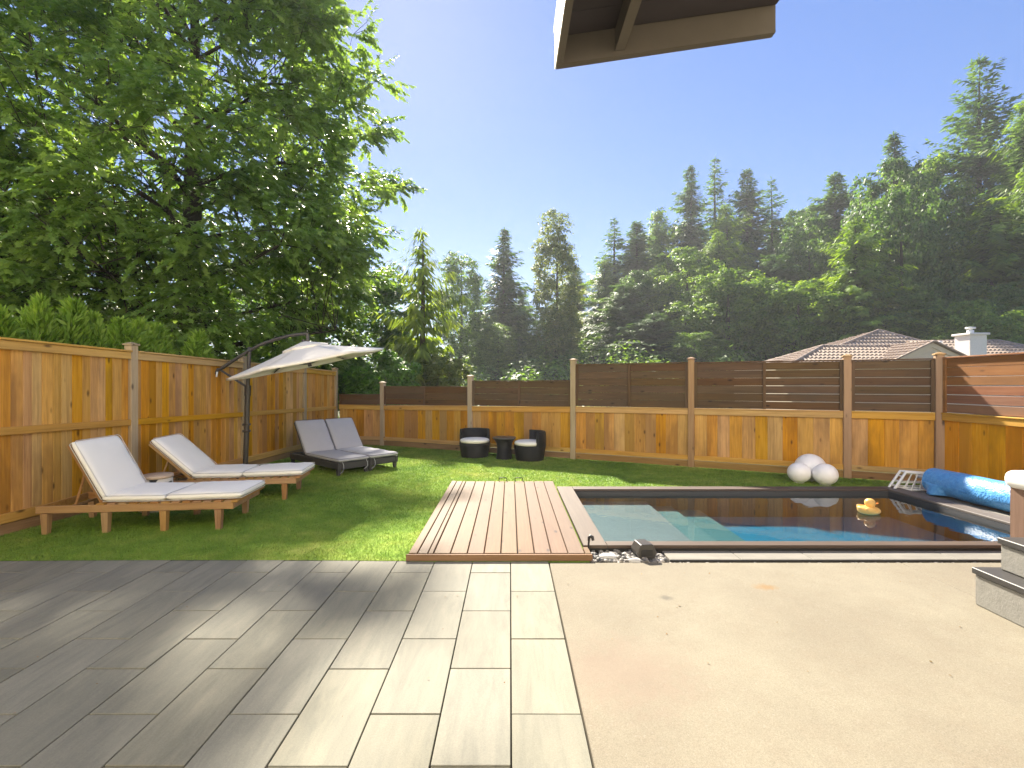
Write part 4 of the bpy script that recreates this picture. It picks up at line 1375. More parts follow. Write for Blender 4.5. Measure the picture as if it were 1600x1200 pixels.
# right wing
r2, r3 = (21.0,25.2,3.60), (25.85,25.2,3.66)
H_, I_ = (21.0,22.9,2.45), (28.3,22.9,2.45)
tile_face([H_, I_, r3, r2], (1,0,0), M['roof_tile'])
tile_face([I_, (28.3,27.5,2.45), r3], (0,1,0), M['roof_tile'])
ridge_cap(r2, r3); ridge_cap(I_, r3)
# gable
gp, gl, gr_ = (19.75,22.3,3.35), (18.2,22.3,2.55), (21.3,22.3,2.55)
m = MB().frustum([(18.0,22.38,2.45),(21.5,22.38,2.45),(19.75,22.38,3.28)], [(18.0,22.6,2.45),(21.5,22.6,2.45),(19.75,22.6,3.28)])
me = m.mesh(); bm = bmesh.new(); bm.from_mesh(me); bmesh.ops.recalc_face_normals(bm, faces=bm.faces); bm.to_mesh(me); bm.free()
obj('gable_wall', me, M['cream'], hs)
for sx_ in (-1, 1):
    L_ = math.hypot(1.85, 0.88); an = math.atan2(0.88, 1.85)
    obj('gable_trim', bbox(L_, 0.06, 0.20, 0.006, 1, M['cream']), None, hs, (19.75+sx_*0.925, 22.34, 2.82), (0, sx_*an, 0))
    obj('inner_trim', bbox(1.15, 0.03, 0.06, 0.004, 1, M['cream']), None, hs, (19.75+sx_*0.52, 22.36, 2.70), (0, sx_*an, 0))
tile_face([(17.75,22.2,2.44),(19.75,22.2,3.40),(19.75,26.0,3.40),(17.75,26.0,2.44)], (0,1,0), M['roof_tile'])
tile_face([(21.75,22.2,2.44),(19.75,22.2,3.40),(19.75,26.0,3.40),(21.75,26.0,2.44)], (0,1,0), M['roof_tile'])
for sx_ in (-1, 1):
    L_ = math.hypot(2.0, 0.96); an = math.atan2(0.96, 2.0)
    obj('rake_tiles', bbox(L_, 0.12, 0.07, 0.01, 1, M['roof_tile']), None, hs, (19.75+sx_*1.0, 22.2, 2.955), (0, sx_*an, 0))
ch = obj('chimney', bbox(0.80, 0.8, 2.2, 0.02, 1, M['white_stucco']), None, hs, (21.92, 22.7, 2.62))
obj('chimney_cap', bbox(0.96, 0.96, 0.10, 0.015, 1, M['white_stucco']), None, ch, (0,0,1.151))
obj('flue', MB().lathe([(0.13,1.2),(0.13,1.36),(0.0,1.36)], 14).mesh(), M['flashing'], ch)
obj('flue_cowl', MB().lathe([(0.08,1.36),(0.08,1.42),(0.19,1.43),(0.19,1.50),(0.0,1.53)], 14).mesh(), M['flashing'], ch)
obj('vent_pipe', MB().lathe([(0.07,3.0),(0.07,3.42),(0.11,3.43),(0.11,3.52),(0.0,3.56)], 12).mesh(), M['flashing'], hs, (21.3,23.6,0))
m = MB().box(14.2, 27.4, 23.3, 30.2, -0.2, 2.30)
obj('wall', m.mesh(), M['cream'], hs)

# ------------------------------------------------------------------ vegetation generators (numpy)
def nrmz(a): return a/np.maximum(1e-9, np.linalg.norm(a, axis=1, keepdims=True))
def rhombs(P, D, N, l, w, tint, fold=0.0, base=0.4):
    S = nrmz(np.cross(D, N))
    n = len(P)
    v = np.zeros((n, 4, 3))
    Nn = nrmz(np.cross(S, D))
    v[:,0] = P
    v[:,1] = P + D*(l*base)[:,None] + S*(w/2)[:,None] + Nn*(w*fold)[:,None]
    v[:,2] = P + D*l[:,None]
    v[:,3] = P + D*(l*base)[:,None] - S*(w/2)[:,None] + Nn*(w*fold)[:,None]
    f = np.arange(n*4).reshape(n, 4)
    return v.reshape(-1,3), f, np.repeat(tint, 4)

def broad_crown(seed, c, rad, nblob, bfrac, ncl, nleaf, ls, name='crown', low=-0.35):
    """domed crown: blobs over an ellipsoid, clumps over blobs, leaves over clumps"""
    rng = np.random.default_rng(seed)
    c = np.array(c, float); rad = np.array(rad, float)
    d = nrmz(rng.normal(size=(nblob*3, 3))); d = d[d[:,2] > low][:nblob]
    rr_ = rng.uniform(0.45, 0.92, len(d))**0.7
    B = c + d*rr_[:,None]*rad
    br = bfrac*rad.mean()*rng.uniform(0.7, 1.3, len(B))
    k = len(B)*ncl
    bi = np.repeat(np.arange(len(B)), ncl)
    dd = nrmz(rng.normal(size=(k,3)) + np.array([0,0,0.55]) + 0.5*d[bi])
    C = B[bi] + dd*(br[bi]*rng.uniform(0.75, 1.08, k))[:,None]*np.array([1,1,0.85])
    cr = br[bi]*rng.uniform(0.22, 0.42, k)
    m = k*nleaf
    ci = np.repeat(np.arange(k), nleaf)
    off = rng.normal(size=(m,3))*0.55; off[:,2] *= 0.6
    P = C[ci] + off*cr[ci][:,None]
    out = nrmz(dd[ci] + 0.6*nrmz(off))
    N = nrmz(out*0.7 + np.array([0,0,0.7]) + rng.normal(size=(m,3))*0.45)
    D = nrmz(np.cross(N, rng.normal(size=(m,3)))) ; D[:,2] -= 0.35; D = nrmz(D)
    l = ls*rng.uniform(0.65, 1.35, m); w = l*rng.uniform(0.6, 0.85, m)
    tc = rng.uniform(0.12, 0.85, k)
    t = np.clip(tc[ci] + rng.normal(size=m)*0.15, 0, 1)
    v, f, tt = rhombs(P, D, N, l, w, t, 0.12)
    return np_mesh(name, v, f, tt)

def conifer_crown(seed, H, Rad, whorl, nbr, sp, sl, sw, droop, hang, z0=0.0, power=0.85, rag=0.3, name='crown', tipup=0.1, gap=0.0):
    rng = np.random.default_rng(seed)
    BP=[];BD=[];BL=[]
    z = z0; P=[];D=[];N=[];Ls=[];Ws=[];T=[]
    while z < H*0.985:
        f = (z-z0)/(H-z0)
        Lm = Rad*(1-f)**power*(0.8+0.2*math.sin(z*1.7+seed)) + 0.05*Rad*(1-f)
        if f < 0.12: Lm *= 0.75+0.25*f/0.12
        nb_ = max(3, int(round(nbr*(0.55+0.45*(1-f)))))
        a0 = rng.uniform(0, 6.28); wsc = rng.uniform(0.72, 1.12)
        for b in range(nb_):
            if rng.uniform() < gap: continue
            a = a0 + 2*math.pi*b/nb_ + rng.uniform(-0.3, 0.3)
            L = Lm*rng.uniform(1-rag, 1+rag*0.6)*wsc
            ns = max(3, int(L/sp))
            s = (np.arange(ns)+0.6)/ns
            up = (0.55*f - droop*(1-f))
            zz = z + rng.uniform(-0.2,0.2)*whorl + L*(up*s - droop*0.35*s*s + tipup*s**3)
            r = L*s
            pos = np.stack([np.cos(a)*r, np.sin(a)*r, zz], 1)
            rad_d = np.array([math.cos(a), math.sin(a), up*0.6])
            side = np.array([-math.sin(a), math.cos(a), 0])
            tb = rng.uniform(0.2, 0.8)
            for sg in (-1, 1, 0, -1, 1):
                k = ns if sg else max(2, ns//2)
                idx = np.arange(ns) if sg else np.arange(ns)[-k:]
                q = pos[idx] + rng.normal(size=(k,3))*0.25*sp
                d = rad_d*0.75 + side*sg*rng.uniform(0.5,1.0,(k,1)) + np.array([0,0,-hang])*rng.uniform(0.6,1.3,(k,1)) + rng.normal(size=(k,3))*0.15
                d = nrmz(d)
                ll = sl*(0.45+0.75*np.sqrt(np.clip(1-s[idx]*0.75,0,1)))*rng.uniform(0.7,1.3,k)*(0.55+0.45*min(1, L/(0.5*Rad)))
                nn = nrmz(np.array([0,0,1.0]) + rad_d*hang*0.8 + rng.normal(size=(k,3))*0.35)
                P.append(q); D.append(d); N.append(nn); Ls.append(ll); Ws.append(ll*sw*rng.uniform(0.7,1.3,k))
                T.append(np.clip(tb + 0.25*(s[idx]-0.5) + rng.normal(size=k)*0.14, 0, 1))
        z += whorl*(1-0.35*f)*rng.uniform(0.8,1.2)
    # leader
    k = 8
    P.append(np.stack([np.zeros(k), np.zeros(k), H*(0.96+0.04*np.arange(k)/k)],1)); 
    d = rng.normal(size=(k,3))*0.5+np.array([0,0,1.0]); D.append(nrmz(d)); N.append(nrmz(rng.normal(size=(k,3))))
    Ls.append(np.full(k, sl*0.6)); Ws.append(np.full(k, sl*sw*0.5)); T.append(np.full(k, 0.6))
    v, f_, tt = rhombs(np.concatenate(P), np.concatenate(D), np.concatenate(N), np.concatenate(Ls), np.concatenate(Ws), np.concatenate(T), 0.08, 0.45)
    return np_mesh(name, v, f_, tt)

def trunk_mesh(H, r0, r1=0.02, bend=0.0, n=8, seed=0):
    rg = random.Random(seed)
    k = 7
    pts = [(bend*math.sin(2.2*i/k)+rg.uniform(-.02,.02)*r0*6, rg.uniform(-.02,.02)*r0*6, -0.3+(H+0.3)*i/k) for i in range(k+1)]
    rs = [r0*(1-(i/k))**0.8 + r1 for i in range(k+1)]
    rs[0] *= 1.25
    return MB().tube(pts, rs, n).mesh()

# ------------------------------------------------------------------ the big oak behind the left fence
def make_oak(seed, base):
    rng = np.random.default_rng(seed)
    H = 12.9
    wood_mb = MB()
    P=[];D=[];N=[];L=[];T=[]
    # main limbs: rising out of the trunk, then arching over
    limbs = []
    for i in range(34):
        f = i/33
        h = 2.0 + 9.6*f
        az = i*2.39996 + rng.uniform(-0.3, 0.3)
        Ln = (4.6 - 2.9*f**2)*rng.uniform(0.8, 1.05)
        el = math.radians(22 + 38*f + rng.uniform(-8, 8))
        s = np.linspace(0, 1, 9)
        sway = rng.uniform(-0.5, 0.5)
        azs = az + sway*s + 0.25*np.sin(s*5+i)
        r = Ln*s*math.cos(el*0.8)
        z = h + Ln*s*math.sin(el)*(1-0.55*s) + 0.08*np.sin(s*6+i)
        path = np.stack([np.cumsum(np.r_[0, np.diff(r)]*np.cos(azs)), np.cumsum(np.r_[0, np.diff(r)]*np.sin(azs)), z], 1)
        limbs.append(path)
        wood_mb.tube([tuple(p) for p in path], list(0.075*(Ln/4.6)*(1-s)**0.8+0.012), 6, False)
    LP = np.concatenate(limbs)
    # leaf masses through the crown, most of them in its outer part
    C = []
    while len(C) < 900:
        z = rng.uniform(1.7, 13.0) if len(C) < 660 else (rng.uniform(1.7, 6.5) if len(C) < 780 else rng.uniform(1.8, 5.0))
        fz = max(0, (z-1.9)/11.1)
        Rz = 4.7*(1 - 0.70*max(0, (fz-0.55)/0.45)**2.4)*(0.90 + 0.10*min(1, fz/0.12))
        a = rng.uniform(0, 2*math.pi) if len(C) < 780 else rng.uniform(math.pi*0.9, math.pi*1.75)
        Rz *= 1 + 0.10*math.sin(a*3+z*0.9) + 0.07*math.sin(a*7-z*1.7)
        r = Rz*math.sqrt(rng.uniform(0.12, 1.0))
        if r < 0.6*Rz and rng.uniform() < 0.5: continue
        if math.sin(a) > 0.3 and rng.uniform() < 0.25: continue
        wx_, wy_ = base[0]+math.cos(a)*r, base[1]+math.sin(a)*r
        if wx_ > fence_x(wy_)-1.1 and z < 4.2: continue
        C.append((math.cos(a)*r, math.sin(a)*r, z, r/Rz))
    for (cx, cy, cz, fr) in C:
        c0 = np.array([cx, cy, cz])
        near_ = np.argsort(((LP-c0-np.array([0,0,-0.5]))**2).sum(1))[:26]
        k = near_[rng.integers(0, len(near_))]
        p0 = LP[k]
        mid = (p0+c0)/2 + np.array([0,0,0.15]) + rng.normal(size=3)*0.12
        wood_mb.tube([tuple(p0), tuple(mid), tuple(c0)], [0.015, 0.010, 0.005], 3, False)
        out = np.array([cx, cy, 0]); out /= max(0.3, np.linalg.norm(out))
        cr = rng.uniform(0.55, 0.95)
        tb0 = rng.uniform(0.25, 0.75)
        for q in range(17):
            dd = rng.normal(size=3)*np.array([1,1,0.55]) + out*0.8 + np.array([0,0,-0.10])
            dd /= np.linalg.norm(dd)
            st = c0 + dd*cr*rng.uniform(0.05, 0.75)
            ln = rng.uniform(0.28, 0.5)
            dd = dd + np.array([0,0,-0.18]) + rng.normal(size=3)*0.2; dd /= np.linalg.norm(dd)
            m = 11
            t_ = (np.arange(m)+0.5)/m
            c = st + np.outer(t_*ln, dd)
            if q % 6 == 0:
                wood_mb.tube([tuple(c0), tuple(st), tuple(st+dd*ln)], [0.007, 0.005, 0.003], 3, False)
            sgn = np.where(np.arange(m) % 2 == 0, 1, -1)
            an = sgn*rng.uniform(0.4, 1.25, m)*(1-0.7*t_)
            hd = np.arctan2(dd[1], dd[0]) + an
            ld = np.stack([np.cos(hd), np.sin(hd), np.full(m, dd[2]*0.6) - rng.uniform(-0.1, 0.75, m)], 1)
            nn = np.stack([rng.normal(size=m)*0.4, rng.normal(size=m)*0.4, np.ones(m)], 1)
            P.append(c); D.append(nrmz(ld)); N.append(nrmz(nn))
            L.append(rng.uniform(0.12, 0.19, m)); T.append(np.clip(tb0+0.25*(t_-0.3)+rng.normal(size=m)*0.13, 0, 1))
    P=np.concatenate(P);D=np.concatenate(D);N=np.concatenate(N);L=np.concatenate(L);T=np.concatenate(T)
    # lobed leaf, 10 points, 8 triangles
    sh = np.array([(0.0,0.0),(0.27,0.22),(0.09,0.40),(0.38,0.56),(0.10,0.70),(0,1.0),(-0.27,0.22),(-0.09,0.40),(-0.38,0.56),(-0.10,0.70)])
    lift = np.abs(sh[:,0])*0.22
    tris = np.array([(0,1,2),(0,2,7),(0,7,6),(2,3,4),(2,4,9),(2,9,7),(7,9,8),(4,5,9)])
    S = nrmz(np.cross(D, N)); Nn = np.cross(S, D)
    n = len(P)
    v = P[:,None,:] + D[:,None,:]*(sh[:,1][None,:,None]*L[:,None,None]) + S[:,None,:]*(sh[:,0][None,:,None]*L[:,None,None]) + Nn[:,None,:]*(lift[None,:,None]*L[:,None,None]) - np.array([0,0,1.0])*(sh[:,1]**2)[None,:,None]*0.18*L[:,None,None]
    f = (np.arange(n)*10)[:,None,None] + tris[None]
    leaves = np_mesh('oak_leaves', v.reshape(-1,3), f.reshape(-1,3), np.repeat(T, 10))
    t = thing('oak_tree', 'huge leafy oak with lobed leaves towering behind the left fence', 'tree', base)
    tk = obj('trunk', trunk_mesh(H, 0.30, 0.03, 0.15, 12, 3), M['bark'], t)
    obj('limbs', wood_mb.mesh(), M['bark'], t)
    obj('crown', leaves, M['oak_leaf'], t)
    print('oak leaves', n)
    return t
make_oak(4, (-8.3, 12.3, -0.1))

# ------------------------------------------------------------------ arborvitae row along the left fence
def thuja_mesh(seed, H=2.35, Rb=0.34, n=5200):
    rng = np.random.default_rng(seed)
    lead = [(0.0, 0.0, 1.0, 1.0)]
    for k in range(6):
        a = rng.uniform(0, 6.28); d = rng.uniform(0.08, 0.22)
        lead.append((d*math.cos(a), d*math.sin(a), rng.uniform(0.78, 0.97), rng.uniform(0.38, 0.6)))
    lead = np.array(lead)
    pk_ = rng.choice(len(lead), n, p=np.array([0.4]+[0.1]*6))
    Lx, Ly, Lh, Lr = lead[pk_].T
    fr = rng.uniform(0.42, 1, n)**0.85
    z = fr*H*Lh
    a = rng.uniform(0, 6.28, n)
    r = Rb*Lr*np.clip((1-fr)**0.8*1.5, 0.0, 0.95)*np.sqrt(rng.uniform(0.2,1.15,n)) + 0.008
    P = np.stack([Lx*np.minimum(1, fr*1.1)+np.cos(a)*r, Ly+np.sin(a)*r, z], 1)
    D = nrmz(np.stack([np.cos(a)*0.55, np.sin(a)*0.55, np.full(n, 1.0)], 1) + rng.normal(size=(n,3))*0.32)
    N = nrmz(np.stack([np.cos(a+1.2), np.sin(a+1.2), np.zeros(n)], 1) + rng.normal(size=(n,3))*0.6)
    l = rng.uniform(0.05, 0.15, n); w = l*rng.uniform(0.16, 0.34, n)
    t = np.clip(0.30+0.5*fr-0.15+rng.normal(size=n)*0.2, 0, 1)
    v, f, tt = rhombs(P, D, N, l, w, t, 0.1, 0.5)
    return np_mesh('thuja', v, f, tt)
TH = [thuja_mesh(s) for s in (1,2,3)]
thuja_trunk = trunk_mesh(2.1, 0.03, 0.006, 0.0, 6, 1)
th_list = [(-5.48,5.10,2.22,1.3,'stout bright green arborvitae above the fence, leftmost of the row'),
           (-5.42,5.50,2.42,0.85,'slim pointed arborvitae, second in the row from the left'),
           (-5.36,5.86,2.44,1.0,'pointed arborvitae third from the left above the near fence panel'),
           (-5.33,6.10,2.33,0.75,'narrow arborvitae fourth from the left, just before the first post'),
           (-5.30,6.48,2.30,1.15,'arborvitae fifth from the left, just before the first fence post'),
           (-5.27,6.78,2.33,1.0,'arborvitae sixth from the left, behind the first fence post'),
           (-5.24,7.08,2.30,1.1,'arborvitae seventh from the left, just beyond the first fence post'),
           (-5.15,7.88,2.28,1.15,'last arborvitae of the row, standing alone before the umbrella arm')]
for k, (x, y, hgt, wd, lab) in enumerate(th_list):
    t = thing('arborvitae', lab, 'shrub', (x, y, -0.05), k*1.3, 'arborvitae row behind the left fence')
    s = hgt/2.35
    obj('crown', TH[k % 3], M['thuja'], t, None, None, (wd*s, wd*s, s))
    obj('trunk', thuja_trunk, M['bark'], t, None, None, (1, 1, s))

# ------------------------------------------------------------------ trees beyond the back fence
CAMZ = CAM_H
FIR = [conifer_crown(31, 20, 6.0, 0.44, 9, 0.24, 0.80, 0.30, 0.30, 0.45, 1.0, 0.70, 0.45, gap=0.08), conifer_crown(32, 20, 6.0, 0.44, 9, 0.24, 0.80, 0.30, 0.38, 0.55, 1.0, 0.76, 0.5, gap=0.10)]
SPRUCE = conifer_crown(33, 20, 6.4, 0.60, 9, 0.24, 0.78, 0.28, 0.16, 0.30, 1.0, 0.74, 0.45, tipup=0.22, gap=0.12)
RED = [conifer_crown(34, 18, 6.0, 0.44, 9, 0.24, 0.72, 0.28, 0.40, 0.95, 0.6, 0.62, 0.42, gap=0.06), conifer_crown(35, 18, 6.0, 0.44, 9, 0.24, 0.72, 0.28, 0.36, 0.95, 0.6, 0.58, 0.42, gap=0.06)]
SPARSE = conifer_crown(36, 20, 4.6, 0.60, 7, 0.26, 0.75, 0.26, 0.26, 0.40, 2.0, 0.75, 0.55, gap=0.2)
POPLAR = [broad_crown(41, (0,0,8.8), (2.2,2.2,8.3), 150, 0.20, 14, 14, 0.20, low=-1.0), broad_crown(42, (0,0,8.3), (2.8,2.8,7.8), 150, 0.19, 14, 14, 0.20, low=-1.0)]
MAPLE = [broad_crown(43, (0,0,5.2), (4.2,4.2,4.6), 85, 0.24, 18, 17, 0.23, low=-0.8), broad_crown(44, (0,0,5.6), (3.9,3.9,5.2), 85, 0.25, 18, 17, 0.23, low=-0.8), broad_crown(45, (0,0,5.0), (4.6,4.6,4.6), 95, 0.22, 18, 17, 0.22, low=-0.8)]
TRK = {'con': trunk_mesh(19.2, 0.30, 0.02, 0.1, 7, 2), 'red': trunk_mesh(17.2, 0.32, 0.02, 0.1, 7, 3), 'pop': trunk_mesh(13.8, 0.22, 0.02, 0.3, 7, 4), 'map': trunk_mesh(8.0, 0.30, 0.03, 0.3, 7, 5)}
KIND = {  # crown mesh, its height, trunk, material
 'fir': (FIR[0], 20, 'con', 'conifer'), 'fir2': (FIR[1], 20, 'con', 'conifer'), 'spruce': (SPRUCE, 20, 'con', 'conifer'),
 'red': (RED[0], 18, 'red', 'conifer_green'), 'red2': (RED[1], 18, 'red', 'conifer_green'), 'reddark': (RED[1], 18, 'red', 'conifer'),
 'sparse': (SPARSE, 20, 'con', 'conifer'), 'pop': (POPLAR[0], 17.3, 'pop', 'olive'), 'pop2': (POPLAR[1], 16.4, 'pop', 'maple'),
 'map': (MAPLE[0], 10, 'map', 'maple'), 'map2': (MAPLE[1], 11, 'map', 'maple'), 'map3': (MAPLE[2], 9.8, 'map', 'maple'),
 'mapd': (MAPLE[1], 11, 'map', 'maple_dark'), 'mapd2': (MAPLE[2], 9.8, 'map', 'maple_dark'), 'aut': (MAPLE[0], 10, 'map', 'autumn')}
NATW = {'fir':6.0,'fir2':6.0,'spruce':6.4,'red':6.0,'red2':6.0,'reddark':6.0,'sparse':4.6,'pop':2.9,'pop2':3.4,'map':5.0,'map2':4.8,'map3':5.4,'mapd':4.8,'mapd2':5.4,'aut':5.0}
TREES = [  # x, y, top height above the camera's ground, half width, kind, name, label
 (-4.8, 45, 14.6, 2.4, 'pop2', 'alder_tree', 'round topped loose grey green tree just right of the drooping cedar'),
 (-0.6, 50, 17.8, 3.0, 'fir2', 'conifer_tree', 'pointed conifer left of the tall thin tree at the centre'),
 (1.3, 55, 12.0, 2.6, 'reddark', 'conifer_tree', 'short dark conifer in the gap left of the tall thin tree'),
 (4.0, 42, 16.9, 2.2, 'pop', 'poplar_tree', 'tallest thin airy tree at the centre, yellowish towards its foot'),
 (4.9, 43, 8.6, 1.7, 'pop', 'poplar_tree', 'low yellow green tree at the right foot of the thin airy tree'),
 (3.1, 43, 7.5, 1.8, 'pop2', 'alder_tree', 'low bushy tree at the left foot of the thin airy tree'),
 (8.4, 62, 16.5, 3.4, 'reddark', 'conifer_tree', 'dark shaded conifer just right of the thin airy tree'),
 (-3.6, 56, 9.5, 3.0, 'reddark', 'conifer_tree', 'dark low conifer behind the round topped grey green tree'),
 (-1.2, 41, 7.0, 2.0, 'pop2', 'alder_tree', 'low green tree at the foot of the pointed conifer'),
 (-2.6, 47, 8.5, 2.2, 'map2', 'alder_tree', 'bushy tree between the grey green tree and the pointed conifer'),
 (12.2, 56, 21.0, 2.6, 'sparse', 'conifer_tree', 'thin topped conifer at the left end of the wooded hill'),
 (14.6, 55, 20.2, 3.4, 'fir', 'conifer_tree', 'broad conifer second from the left end of the wooded hill'),
 (10.8, 54, 15.6, 3.2, 'red2', 'conifer_tree', 'green conifer at the lower left slope of the wooded hill'),
 (22.7, 60, 29.0, 3.4, 'fir2', 'conifer_tree', 'left one of the pointed conifers on the crest of the wooded hill'),
 (28.0, 65, 32.6, 3.2, 'sparse', 'conifer_tree', 'tallest thin spire among the conifers on the hill crest'),
 (29.8, 60, 28.5, 3.4, 'fir', 'conifer_tree', 'full conifer right of the thin spire on the hill crest'),
 (32.9, 60, 27.4, 2.6, 'sparse', 'conifer_tree', 'airy conifer rightmost of the spires on the hill crest'),
 (18.6, 60, 23.5, 3.6, 'red2', 'conifer_tree', 'conifer on the left shoulder below the hill crest'),
 (25.8, 57, 23.0, 3.8, 'red', 'conifer_tree', 'wide conifer below the thin spire of the hill crest'),
 (36.5, 60, 23.8, 4.6, 'mapd', 'maple_tree', 'dark rounded tree at the right end of the hill crest'),
 (40.0, 62, 24.2, 4.2, 'map2', 'maple_tree', 'leafy tree next to the orange tinted tree on the crest'),
 (40.4, 59, 22.5, 1.7, 'aut', 'maple_tree', 'small orange tinted tree on the skyline left of the tall conifers'),
 (34.2, 50, 23.6, 3.6, 'fir', 'conifer_tree', 'conifer with spreading branches left of the big right group'),
 (36.2, 45, 25.2, 3.0, 'fir2', 'conifer_tree', 'dark conifer rising behind the tall maple on the right'),
 (36.6, 42, 21.5, 3.6, 'map2', 'maple_tree', 'tall maple with brownish top right of the dark conifer'),
 (41.4, 42, 30.4, 4.2, 'spruce', 'spruce_tree', 'tallest spruce with ragged branches against the sky at the right'),
 (40.6, 37, 24.0, 3.8, 'red2', 'conifer_tree', 'grey green conifer in front of the tallest spruce'),
 (39.0, 36, 22.0, 3.4, 'spruce', 'conifer_tree', 'dark tree cut by the right edge beside the tallest spruce'),
 (24.6, 34, 13.2, 3.4, 'red', 'conifer_tree', 'bright green drooping cedar left of the big right group'),
 (28.6, 35, 15.5, 3.6, 'mapd2', 'maple_tree', 'maple with layered dark leaves in the middle of the right group'),
 (33.4, 33, 14.0, 3.8, 'red2', 'conifer_tree', 'bright green drooping cedar above the chimney'),
 (30.8, 39, 19.5, 3.6, 'mapd', 'maple_tree', 'tall dark maple between the two drooping cedars'),
 (36.2, 33, 17.0, 3.4, 'red', 'conifer_tree', 'green cedar at the right edge below the dark tree'),
 (27.2, 27.8, 6.3, 2.6, 'map2', 'maple_tree', 'small leafy tree at the right edge beside the right roof'),
 (31.0, 31, 8.0, 3.4, 'mapd2', 'maple_tree', 'low leafy tree behind the right wing of the roof'),
 (26.2, 33, 8.4, 3.2, 'mapd', 'maple_tree', 'dark leafy tree right behind the chimney'),
 (17.0, 46, 14.4, 3.8, 'map2', 'maple_tree', 'maple with pale leaves halfway up the hill'),
 (18.2, 40, 10.8, 4.4, 'map3', 'maple_tree', 'broad domed maple low on the hill at the middle'),
 (22.0, 36, 9.2, 3.9, 'map', 'maple_tree', 'broad leafy maple just left of the tiled roof'),
 (28.6, 46, 17.2, 3.3, 'mapd', 'maple_tree', 'dark domed maple standing above the roof peak'),
 (14.4, 37, 5.4, 2.6, 'map3', 'maple_tree', 'yellow green bushy tree low behind the middle fence panel'),
 (11.0, 46, 11.2, 3.4, 'reddark', 'conifer_tree', 'dense dark cedar low at the left foot of the hill'),
 (13.6, 48, 12.8, 3.4, 'mapd2', 'maple_tree', 'dark bushy tree between the foot cedar and the pale maple'),
 (12.2, 40, 7.4, 2.8, 'reddark', 'conifer_tree', 'low green cedar behind the fence left of the yellow bushy tree'),
 (21.8, 50, 17.4, 3.4, 'red', 'conifer_tree', 'green cedar above the broad domed maple'),
 (24.4, 44, 13.4, 3.4, 'reddark', 'conifer_tree', 'dark cedar between the domed maple and the roof maple'),
 (-6.4, 19.5, 6.6, 2.9, 'mapd', 'maple_tree', 'dark leafy tree behind the umbrella, between the oak and the drooping cedar'),
 (-11.5, 20.5, 5.6, 3.2, 'mapd2', 'maple_tree', 'dark leafy tree low behind the oak trunk'),
 (-17.5, 21.0, 5.2, 3.4, 'mapd', 'maple_tree', 'dark leafy tree low behind the oak, at the left edge above the arborvitae'),
 (8.0, 58, 9.0, 3.0, 'mapd', 'maple_tree', 'shaded low tree at the right of the yellowish tree'),
]
for k, (x, y, top, hw_, kind, name, lab) in enumerate(TREES):
    crown, Hn, tr, mt = KIND[kind]
    gz = hill_h(x, y) - 0.15
    s = (top-gz)/Hn
    sr = hw_/NATW[kind]*(1.6 if name in ('conifer_tree','spruce_tree') else 1.12)
    t = thing(name, lab, 'tree', (x, y, gz), (k*2.4) % 6.28, 'trees beyond the back fence')
    c = obj('crown', crown if kind not in ('mapd','mapd2','aut','reddark','pop2') or True else crown, None, t, None, None, (sr, sr, s))
    if len(crown.materials) == 0: crown.materials.append(M[mt])
    c.material_slots[0].link = 'OBJECT'
    c.material_slots[0].material = M[mt]
    obj('trunk', TRK[tr], M['bark'], t, None, None, (max(0.7,sr), max(0.7,sr), s))

def undergrowth():
    rng = np.random.default_rng(77)
    n = 520
    x = rng.uniform(-16, 52, n); y = 27.5 + 40*rng.uniform(0, 1, n)**1.2
    hs_ = (x > 12) & (x < 30) & (y < 32.5)
    x, y = x[~hs_], y[~hs_]; n = len(x)
    z = np.array([hill_h(a, b) for a, b in zip(x, y)])
    r = rng.uniform(0.9, 2.0, n)
    k = 150
    ci = np.repeat(np.arange(n), k); m = n*k
    d = nrmz(rng.normal(size=(m,3))); d[:,2] = np.abs(d[:,2])
    P = np.stack([x, y, z], 1)[ci] + d*(r[ci]*rng.uniform(0.7, 1.1, m))[:,None]*np.array([1,1,1.15])
    N = nrmz(d + np.array([0,0,0.8]) + rng.normal(size=(m,3))*0.5)
    D = nrmz(np.cross(N, rng.normal(size=(m,3))))
    l = rng.uniform(0.18, 0.42, m)
    tt0 = np.clip(rng.uniform(0.15, 0.8, n)[ci] + rng.normal(size=m)*0.15, 0, 1)
    v, f, tt = rhombs(P, D, N, l, l*0.7, tt0, 0.1)
    return np_mesh('undergrowth', v, f, tt)
ug = obj('undergrowth', undergrowth(), M['maple'])
tag(ug, 'mass of green undergrowth covering the slope between the trees', 'undergrowth', kind='stuff')

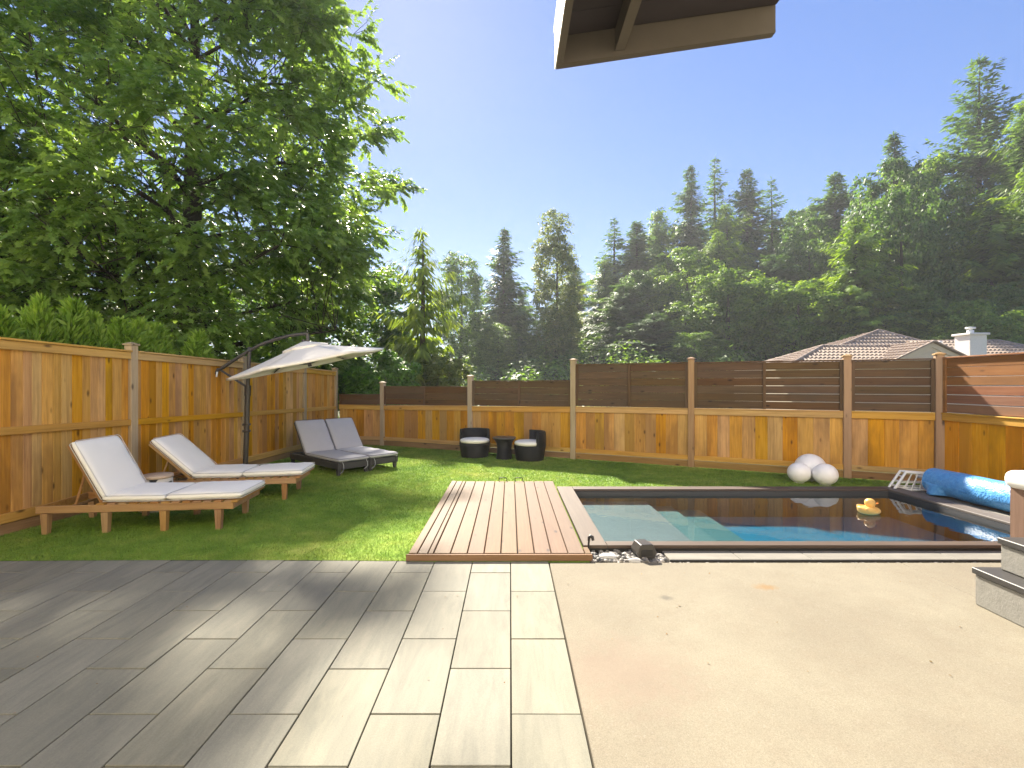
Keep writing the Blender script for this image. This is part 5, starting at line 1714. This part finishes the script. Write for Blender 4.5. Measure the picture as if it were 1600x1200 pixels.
# drooping cedar and dark bush right behind the corner
t = thing('cedar_tree', 'drooping light green cedar right of the oak, behind the fence corner', 'tree', (-3.0, 16.0, -0.1))
obj('crown', conifer_crown(51, 6.7, 2.9, 0.34, 7, 0.12, 0.46, 0.20, 0.30, 1.35, 0.4, 0.72, 0.55, gap=0.22), M['cedar'], t)
obj('trunk', trunk_mesh(6.5, 0.13, 0.012, 0.08, 8, 6), M['bark'], t)
t = thing('round_bush', 'dense dark green rounded bush behind the fence corner under the cedar', 'shrub', (-3.35, 12.7, -0.1))
obj('crown', broad_crown(52, (0,0,1.35), (0.95,0.9,1.25), 60, 0.22, 22, 22, 0.075, low=-0.8), M['bush'], t)
obj('trunk', trunk_mesh(1.8, 0.06, 0.02, 0.0, 7, 7), M['bark'], t)
t = thing('leafy_bush', 'dark leafy shrub behind the umbrella at the far end of the left fence', 'shrub', (-5.1, 13.6, -0.1))
obj('crown', broad_crown(53, (0,0,1.3), (1.1,1.0,1.3), 50, 0.24, 18, 18, 0.10, low=-0.8), M['maple_dark'], t)
obj('trunk', trunk_mesh(1.8, 0.06, 0.02, 0.0, 7, 8), M['bark'], t)
t = thing('bamboo_bush', 'light green wispy shrub at the foot of the drooping cedar', 'shrub', (-1.95, 15.0, -0.1))
obj('crown', broad_crown(54, (0,0,1.35), (0.9,0.9,1.2), 40, 0.25, 18, 16, 0.10, low=-0.8), M['olive'], t)
obj('trunk', trunk_mesh(1.6, 0.05, 0.02, 0.0, 7, 9), M['bark'], t)

lb = obj('fallen_leaves', leaf_bits(), M['autumn'])
tag(lb, 'tiny dry leaf scraps scattered over the concrete and pavers', 'leaf litter', kind='stuff')

# ------------------------------------------------------------------ haze in the valley air
HAZE = 0.0009
if HAZE > 0:
    me = MB().box(-280, 280, -120, 320, -1.4, 42).mesh()
    t = NT('haze_air')
    pv_ = t.n('ShaderNodeVolumePrincipled')
    pv_.inputs['Color'].default_value = (0.93, 0.96, 1.0, 1)
    pv_.inputs['Density'].default_value = HAZE
    pv_.inputs['Anisotropy'].default_value = 0.3
    t.l(pv_.outputs[0], t.out.inputs['Volume'])
    hz = obj('haze', me, t.m)
    hz['kind'] = 'stuff'
